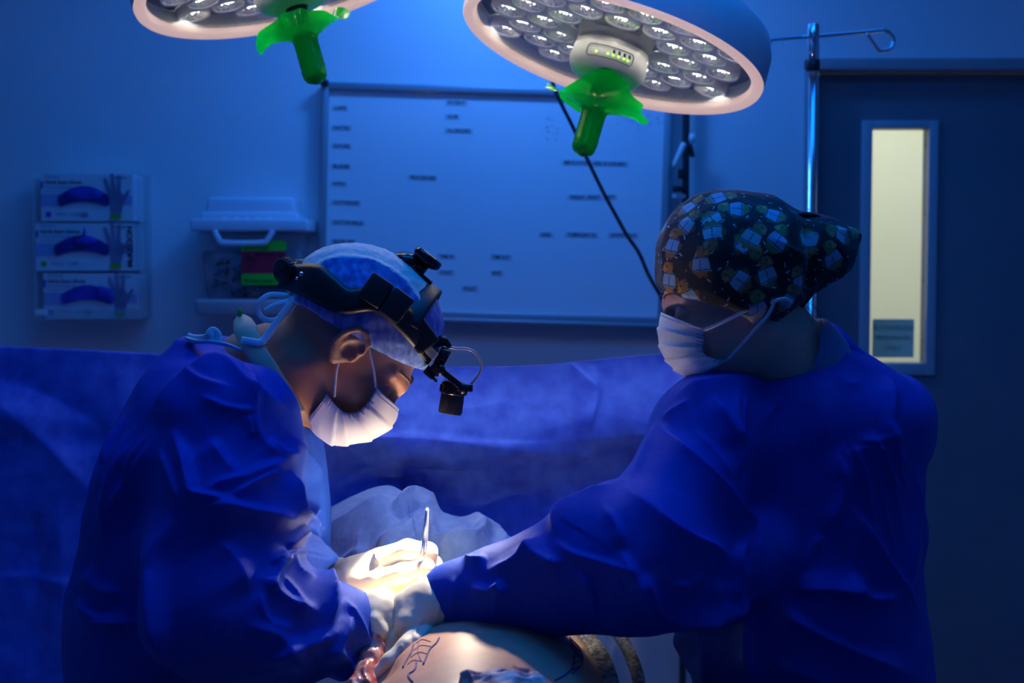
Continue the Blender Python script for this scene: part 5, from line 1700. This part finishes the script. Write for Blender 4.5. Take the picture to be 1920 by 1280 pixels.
mb.tube(spline(PP((1520, 404, 1.80), (1524, 440, 1.775), (1526, 490, 1.772), (1512, 540, 1.785), (1486, 572, 1.80)), 30), .012, 8, flat=((0, 1, 0), .35))
mb.tube(spline(PP((1466, 412, 1.78), (1495, 404, 1.785), (1523, 406, 1.80), (1545, 418, 1.815)), 24), .008, 8, flat=((0, .3, 1), .4))
mb.build('cap_band', M['black'], capw, 'plain black band of the cap')

# her mask and ties
midW = [(1244, 586), (1240, 612), (1242, 645), (1254, 672), (1274, 692), (1297, 706)]
sideW = [(1317, 614), (1320, 632), (1317, 650), (1320, 664), (1338, 674), (1366, 676)]
V, F, mi, edges = mask_mesh(fw_r, midW, sideW, .064, (.22, .4, .58, .74), DW, -1)
mkw = link('face_mask', V, F, [M['maskcloth'], M['masklines']], woman, mi=mi, label='white pleated face mask')
mb = MB()
mb.tube(spline(PP((1316, 620, 1.757), (1350, 606, 1.742), (1400, 582, 1.728), (1450, 566, 1.735)), 30), .0024, 8, flat=((0, 1, 0), .5))
mb.tube(spline(PP((1364, 675, 1.757), (1385, 652, 1.742), (1415, 618, 1.732), (1440, 590, 1.730), (1452, 565, 1.733)), 30), .0024, 8, flat=((0, 1, 0), .5))
mb.tube(spline(PP((1446, 568, 1.732), (1458, 562, 1.728), (1472, 560, 1.733), (1484, 566, 1.745)), 16), .0024, 8)
mb.build('mask_tie', M['tie'], mkw)
mb = MB()
for s in (-1, 1):
    mb.tube(spline([wpt(fw_r, .097, .040, s * .010), wpt(fw_r, .094, .044, s * .026), wpt(fw_r, .078, .042, s * .044)], 18), [.0011] * 18, 8, flat=(fw_r['U'], 1.3))
mb.build('eyebrow', M['hairbrown'], woman)
mb = MB()
for s in (-1, 1):
    mb.tube(spline([wpt(fw_r, .0935, .0065, s * .020), wpt(fw_r, .095, .003, s * .031), wpt(fw_r, .083, .005, s * .044)], 14), .0011, 6)
mb.build('eyelashes', M['lash'], woman)
mb = MB()
for k in range(12):
    u = rg.random()
    a = P(1470 + 50 * u, 590 - 26 * u, 1.80 + .05 * rg.random())
    mb.tube(spline([a, a + np.array([.006 + .008 * rg.random(), 0, -.012]), a + np.array([.006 + .02 * rg.random(), 0, -.028 - .012 * rg.random()])], 8), .00028, 4)
mb.build('hair', M['hairbrown'], woman, 'fine loose hairs at the nape')

HC = [(PP((880, 1116, 1.712), (846, 1122, 1.718), (810, 1132, 1.712)), [.030, .0305, .030], .01), (PP((806, 1128, 1.712), (765, 1142, 1.708)), [.029, .024], .012), (PP((806, 1146, 1.70), (772, 1172, 1.685)), [.026, .022], .012),
      (PP((760, 1142, 1.712), (728, 1177, 1.705), (712, 1204, 1.700), (706, 1220, 1.697)), [.014, .0112, .0100, .0080], .002),
      (PP((768, 1160, 1.694), (739, 1197, 1.682), (719, 1226, 1.673), (706, 1244, 1.667)), [.014, .0112, .0100, .0080], .001),
      (PP((784, 1184, 1.676), (760, 1212, 1.645), (729, 1240, 1.630), (702, 1265, 1.622)), [.0135, .0098, .0088, .0070], .001),
      (PP((796, 1184, 1.675), (782, 1206, 1.652), (766, 1222, 1.652), (752, 1228, 1.662)), [.012, .0092, .0082, .0068], .0016),
      (PP((800, 1122, 1.728), (762, 1132, 1.742), (734, 1154, 1.738), (722, 1178, 1.73)), [.018, .0145, .0125, .0095], .010)]
V, F = glove('g', HC, woman, None, '', 13)
V = folds(V, vnormals(V, F), [([(835, 1084), (838, 1125), (826, 1172)], .003, 4, 3), ([(822, 1092), (824, 1130), (812, 1176)], .0022, 4, 3), ([(808, 1100), (810, 1140), (800, 1172)], .0018, 4, 4), ([(792, 1150), (780, 1180), (772, 1205)], .002, 4, 4), ([(750, 1205), (758, 1216), (772, 1212)], .0016, 3, 3)])
link('glove', V, F, M['glove'], woman, label='pale glove pressing the wound edge')
HD = [(PP((1110, 1020, 1.875), (1070, 1012, 1.865)), [.028, .026], .01), (PP((1070, 1012, 1.862), (1050, 1010, 1.857)), [.024, .022], .01),
      (PP((1055, 1000, 1.85), (1038, 992, 1.846), (1030, 984, 1.845)), [.0135, .012, .0095], .003), (PP((1054, 1010, 1.852), (1034, 1008, 1.85), (1024, 1010, 1.85)), [.013, .0115, .0095], .003),
      (PP((1056, 1020, 1.858), (1036, 1024, 1.856), (1026, 1030, 1.856)), [.013, .011, .009], .003), (PP((1060, 1028, 1.864), (1044, 1034, 1.862), (1036, 1040, 1.862)), [.012, .010, .0085], .003),
      (PP((1080, 1000, 1.85), (1066, 1000, 1.838), (1056, 1006, 1.834)), [.015, .012, .0095], .006)]
V, F = glove('g', HD, woman, None, '', 15)
link('glove', V, F, M['glove'], woman, label='pale glove of the far hand, showing one fingertip above the sleeve')

# forceps held in the upper hand
fo = MB()
for s in (-1, 1):
    fo.tube(spline([P(801, 954, 1.826), P(799 + s * .6, 985, 1.824 + s * .001), P(795 + s * 1.6, 1025, 1.820 + s * .002), P(789 + s * 1.6, 1075, 1.826 + s * .002), P(782 + s * .7, 1132, 1.836)], 40), np.interp(np.linspace(0, 1, 40), [0, .5, 1], [.0022, .0032, .0010]), 8)
fo.ball(P(801, 956, 1.826), (.0022, .0022, .003))
tag(fo.build('forceps', M['steel']), 'thin steel forceps held upright in the gloved hand', 'forceps')

# ------------------------------------------------------------------ headlight worn over the man's cap
hl = thing('surgical_headlight', 'black headlight strapped over the pale cap, its lamp hanging before the brow', 'headlight', P(680, 580, DM))
lowE = [(522, 536), (571, 557), (617, 581), (650, 588), (700, 584), (741, 614), (775, 650), (800, 683)]
uppE = [(545, 498), (597, 496), (628, 518), (655, 541), (700, 540), (760, 572), (800, 618), (822, 655)]
n_ = 48
lo_, up_ = spline(lowE, n_), spline(uppE, n_)
TCAP = tree_of(*CAPVF)
off = np.zeros((n_, 7))
for i in range(n_):
    for j in range(7):
        q = lo_[i] + (up_[i] - lo_[i]) * j / 6
        d_ = nrm(P(q[0], q[1], 2.0) - CAM)
        best = DM - .022
        for tr_ in (TCAP, TM):
            h, _, _, _ = tr_.ray_cast(Vector(CAM), Vector(d_), 4)
            if h is not None:
                best = min(best, h[1])
        off[i, j] = DM - best + .007
for _ in range(6):
    o2 = off.copy()
    o2[1:-1] = (off[:-2] + 2 * off[1:-1] + off[2:]) / 4
    o2[:, 1:-1] = (o2[:, :-2] + 2 * o2[:, 1:-1] + o2[:, 2:]) / 4
    off = np.maximum(o2, off * .97)
V = []
for side in (-1, 1):
    seq = range(n_) if side < 0 else range(n_ - 1, -1, -1)
    for i in seq:
        for j in range(7):
            q = lo_[i] + (up_[i] - lo_[i]) * j / 6
            V.append(P(q[0], q[1], DM + side * (off[i, j] - (.002 if j in (0, 6) else 0))))
F = grid_faces(2 * n_, 7)
V = np.array(V)
if ((V - V.mean(0)) * vnormals(V, F)).sum() < 0: F = F[:, ::-1]
V, F = thicken(V, F, .004)
link('headband', V, F, M['black'], hl)
mb = MB()
ax = nrm(P(520, 512, DM - .03) - P(560, 508, DM + .0))
c_ = P(538, 507, DM - .03)
mb.lathe([(0, .012), (.004, .012), (.004, .0105), (.014, .0105), (.0165, .0085), (.0175, .002), (.016, -.002), (.010, -.004), (.010, -.016), (.013, -.018), (.013, -.03)], c_, ax, 28)
for k in range(22):
    a = k / 22 * 6.283
    U_ = nrm(np.cross([0, 0, 1], ax)); W_ = np.cross(ax, U_)
    mb.box(c_ + ax * .004 + (U_ * math.cos(a) + W_ * math.sin(a)) * .0172, (.0016, .0016, .008), [U_ * math.cos(a) + W_ * math.sin(a), -U_ * math.sin(a) + W_ * math.cos(a), ax])
mb.build('rear_knob', M['black'], hl)
mb = MB()
mb.ball(P(565, 514, 1.80), .0032); mb.ball(P(557, 522, 1.803), .0022); mb.build('band_rivet', M['steel'], hl)
def slab_px(mb, quad, d, thick, mi=0, bevel=.003):
    """A rounded block whose front face has the four given photo corners."""
    q = [P(x, y, d + dz) for (x, y, dz) in quad]
    ex = nrm((q[1] - q[0]) + (q[2] - q[3])); ez = nrm((q[0] - q[3]) + (q[1] - q[2])); ez = nrm(ez - ex * (ez @ ex)); ey = np.cross(ez, ex)
    c = sum(q) / 4
    w_ = (np.linalg.norm(q[1] - q[0]) + np.linalg.norm(q[2] - q[3])) / 2; h_ = (np.linalg.norm(q[0] - q[3]) + np.linalg.norm(q[1] - q[2])) / 2
    if ey[1] < 0: ey = -ey
    mb.box(c + ey * thick / 2, (w_, thick, h_), [ex, ey, ez], mi, bevel)
M['battery'] = mat('battery_case', (0.02, 0.022, 0.026), .5)
mb = MB(); slab_px(mb, [(700, 509, 0), (739, 533, 0), (709, 581, -.004), (670, 553, -.004)], 1.764, .03)
mb.build('battery_module', M['battery'], hl)
mb = MB(); slab_px(mb, [(741, 535, 0), (776, 561, .002), (748, 611, -.002), (711, 583, -.004)], 1.764, .03)
mb.build('battery_module', M['battery'], hl)
# strap over the crown with its top knob
mb = MB()
cs = []
for t in np.linspace(-1.25, 1.25, 24):
    p = cc + cF * .060 + (cU * math.cos(t) * .0775 + np.array([0, 1, 0]) * math.sin(t) * .082)
    cs.append(p)
mb.tube(cs, .0125, 10, flat=(np.array([nrm(p - cc - cF * .06) for p in cs]), .22))
mb.build('crown_strap', M['battery'], hl)
mb = MB()
kc = cc + cF * .060 + cU * .080
mb.lathe([(0, -.012), (.016, -.012), (.017, .004), (.014, .014), (0, .015)], P(762, 496, DM), nrm((.15, -.3, 1)), 24)
ka = nrm((.62, 0, .78))
kp = P(790, 510, DM)
mb.box(P(786, 520, DM), (.036, .03, .014), [nrm((.78, 0, -.62)), (0, 1, 0), ka], bevel=.003)
mb.lathe([(0, .012), (.012, .012), (.019, .016), (.0205, .019), (.0205, .024), (.019, .027), (0, .028)], P(783, 508, DM), ka, 28)
mb.lathe([(0, -.01), (.009, -.01), (.009, .014), (0, .014)], P(783, 508, DM), ka, 16)
mb.build('top_knob', M['blackgloss'], hl)
# front plate, label, pivot and arm
mb = MB()
slab_px(mb, [(778, 578, 0), (810, 630, .0), (800, 675, .0), (757, 622, .0)], 1.80, .012)
mb.build('front_plate', M['black'], hl)
mb = MB()
slab_px(mb, [(793, 632, 0), (820, 662, .004), (813, 678, .004), (784, 645, 0)], 1.802, .003, bevel=.001)
mb.build('spec_label', M['cartongrey'], hl)
mb = MB()
for k in range(7):
    mb.box(P(786 + k * 3.4, 652 + k * 3.6, 1.799), (.0016, .002, .0034), [(.7, 0, -.7), (0, 1, 0), (.7, 0, .7)])
mb.build('vent_slot', M['blackgloss'], hl)
mb = MB()
mb.tube([P(837, 655, 1.83), P(822, 684, 1.835)], .0072, 16)
mb.box(P(820, 690, 1.838), (.016, .02, .016), [(.7, 0, -.7), (0, 1, 0), (.7, 0, .7)], bevel=.002)
mb.box(P(807, 698, 1.838), (.016, .018, .012), [(.75, 0, -.66), (0, 1, 0), (.66, 0, .75)], bevel=.002)
mb.box(P(808, 704, 1.838), (.022, .022, .003), [(.75, 0, -.66), (0, 1, 0), (.66, 0, .75)], bevel=.001)
mb.build('pivot_block', M['blackgloss'], hl)
mb = MB()
a, b = P(826, 693, 1.826), P(869, 728, 1.826)
dd = nrm(b - a)
mb.box((a + b) / 2, (np.linalg.norm(b - a) + .008, .006, .0085), [dd, (0, 1, 0), np.cross(dd, [0, 1, 0])], bevel=.002)
for q in (a, b):
    mb.lathe([(0, -.004), (.0062, -.004), (.0066, 0), (.0066, .006), (0, .006)], q, (0, -1, 0), 18)
mb.build('lamp_arm', M['blackgloss'], hl)
LA = nrm(P(844, 772, DM - .01) - P(853, 715, DM - .01))
lamp_top = P(853, 714, DM - .022)
mb = MB()
mb.lathe([(0, .0), (.012, .0), (.0165, .003), (.0172, .006), (.0172, .016), (.0155, .018)], lamp_top, LA, 32)
for k in range(16):
    a_ = k / 16 * 6.283; U_ = nrm(np.cross([0, 1, 0], LA)); W_ = np.cross(LA, U_); r_d = U_ * math.cos(a_) + W_ * math.sin(a_)
    mb.box(lamp_top + LA * .011 + r_d * .0172, (.002, .0022, .009), [r_d, np.cross(LA, r_d), LA])
mb.box(P(878, 727, DM - .022), (.012, .014, .010), bevel=.002)
mb.build('heat_sink', M['blackgloss'], hl)
mb = MB()
mb.lathe([(.0145, .017), (.0152, .019), (.0155, .024), (.0158, .040), (.0150, .042), (.0150, .043), (.0138, .043), (.0125, .036), (.0125, .030)], lamp_top, LA, 36, close=False)
lh = mb.build('lamp_head', M['black'], hl)
M['lamplens'] = mat('headlight_lens', (1, 1, 1), .2, emit=(1.0, .86, .62), estr=30.0)
MB().lathe([(0, .034), (.0125, .034)], lamp_top, LA, 24, close=False).build('lens', M['lamplens'], lh)
mb = MB()
mb.tube(spline(PP((824, 650, 1.84), (823, 642, 1.84), (828, 637, 1.84), (836, 642, 1.84), (844, 651, 1.84)), 20), [.0058] * 13 + [.0054, .005, .0045, .0042, .004, .0036, .003], 12)
mb.build('cable_plug', M['blackgloss'], hl)
mb = MB()
M['cablegrey'] = mat('silver_cable', (0.5, 0.5, 0.5), .35, metal=.3)
mb.tube(spline(PP((842, 650, 1.84), (856, 653, 1.84), (872, 653, 1.84), (888, 659, 1.842), (899, 672, 1.845), (903, 687, 1.848), (897, 703, 1.85), (884, 719, 1.85)), 50), .0017, 8)
mb.build('lamp_cable', M['cablegrey'], hl)

# ================================================================== LIGHT
def area(name, loc_, target, size, col, power, sy=None, spread=None):
    L = bpy.data.lights.new(name, 'AREA')
    L.energy = power; L.color = col
    L.shape = 'RECTANGLE' if sy else 'SQUARE'
    L.size = size
    if sy: L.size_y = sy
    if spread: L.spread = spread
    o = bpy.data.objects.new(name, L); COL.objects.link(o)
    o.location = tuple(float(v) for v in loc_)
    o.rotation_euler = Vector(np.asarray(target, float) - np.asarray(loc_, float)).to_track_quat('-Z', 'Y').to_euler()
    return o
BLUE = (0.0, 0.2, 1.0)
area('blue_panel_and_fill', (.1, 1.75, ZC - .03), (.1, 1.75, 0), 1.4, BLUE, 14.5, .6)
area('blue_panel_and_fill', (0, 2.9, ZC - .03), (0, 2.9, 0), 2.0, BLUE, 5.2, .3)
area('blue_panel_and_fill', (.2, .1, ZC - .03), (.2, .3, 0), 1.4, BLUE, 2.0, .6)  # added blue fill from the camera side to lift the gowns
area('wall_glow_light', (0, 3.2, 2.42), (-.03, 3.6, 1.98), .24, (.05, .25, 1.0), 5.0, .10)  # added source standing in for glow leaking past the surgical lamp
area('corridor_lamp', (1.2, 4.2, 2.5), (1.2, 4.6, 0), .9, (1.0, .98, .84), 13, .5)
# the headlight's beam
S = bpy.data.lights.new('headlight_beam', 'SPOT')
S.energy = 215; S.color = (1.0, .92, .74); S.spot_size = math.radians(34); S.spot_blend = .9; S.shadow_soft_size = .010
so = bpy.data.objects.new('headlight_beam', S); COL.objects.link(so)
spos = lamp_top + LA * .046
so.location = tuple(spos)
so.rotation_euler = Vector(P(745, 1095, 1.82) - spos).to_track_quat('-Z', 'Y').to_euler()
S2 = bpy.data.lights.new('headlight_spill', 'SPOT')
S2.energy = 7.5; S2.color = (1.0, .86, .64); S2.spot_size = math.radians(92); S2.spot_blend = 1.0; S2.shadow_soft_size = .012
s2 = bpy.data.objects.new('headlight_spill', S2); COL.objects.link(s2)
s2.location = tuple(spos); s2.rotation_euler = Vector(P(775, 1180, 1.70) - spos).to_track_quat('-Z', 'Y').to_euler()

W = bpy.data.worlds.new('room_dark'); SC.world = W; W.use_nodes = True
W.node_tree.nodes['Background'].inputs['Color'].default_value = (0, .004, .02, 1)
W.node_tree.nodes['Background'].inputs['Strength'].default_value = .2

# ================================================================== CAMERA
cam = bpy.data.cameras.new('camera'); cam.lens = 50; cam.sensor_width = 36; cam.clip_start = .05
co = bpy.data.objects.new('camera', cam); COL.objects.link(co)
co.location = tuple(CAM)
co.rotation_euler = (math.pi / 2 - PITCH, 0, 0)
cam.dof.use_dof = True; cam.dof.focus_distance = 1.84; cam.dof.aperture_fstop = 5.6
SC.camera = co
SC.view_settings.view_transform = 'Standard'
SC.view_settings.look = 'None'
SC.view_settings.gamma = 1
SC.view_settings.use_curve_mapping = False
SC.view_settings.exposure = 0.0
SC.cycles.use_denoising = True
SC.cycles.max_bounces = 10
SC.cycles.diffuse_bounces = 5
SC.cycles.transparent_max_bounces = 12
SC.cycles.sample_clamp_indirect = 60
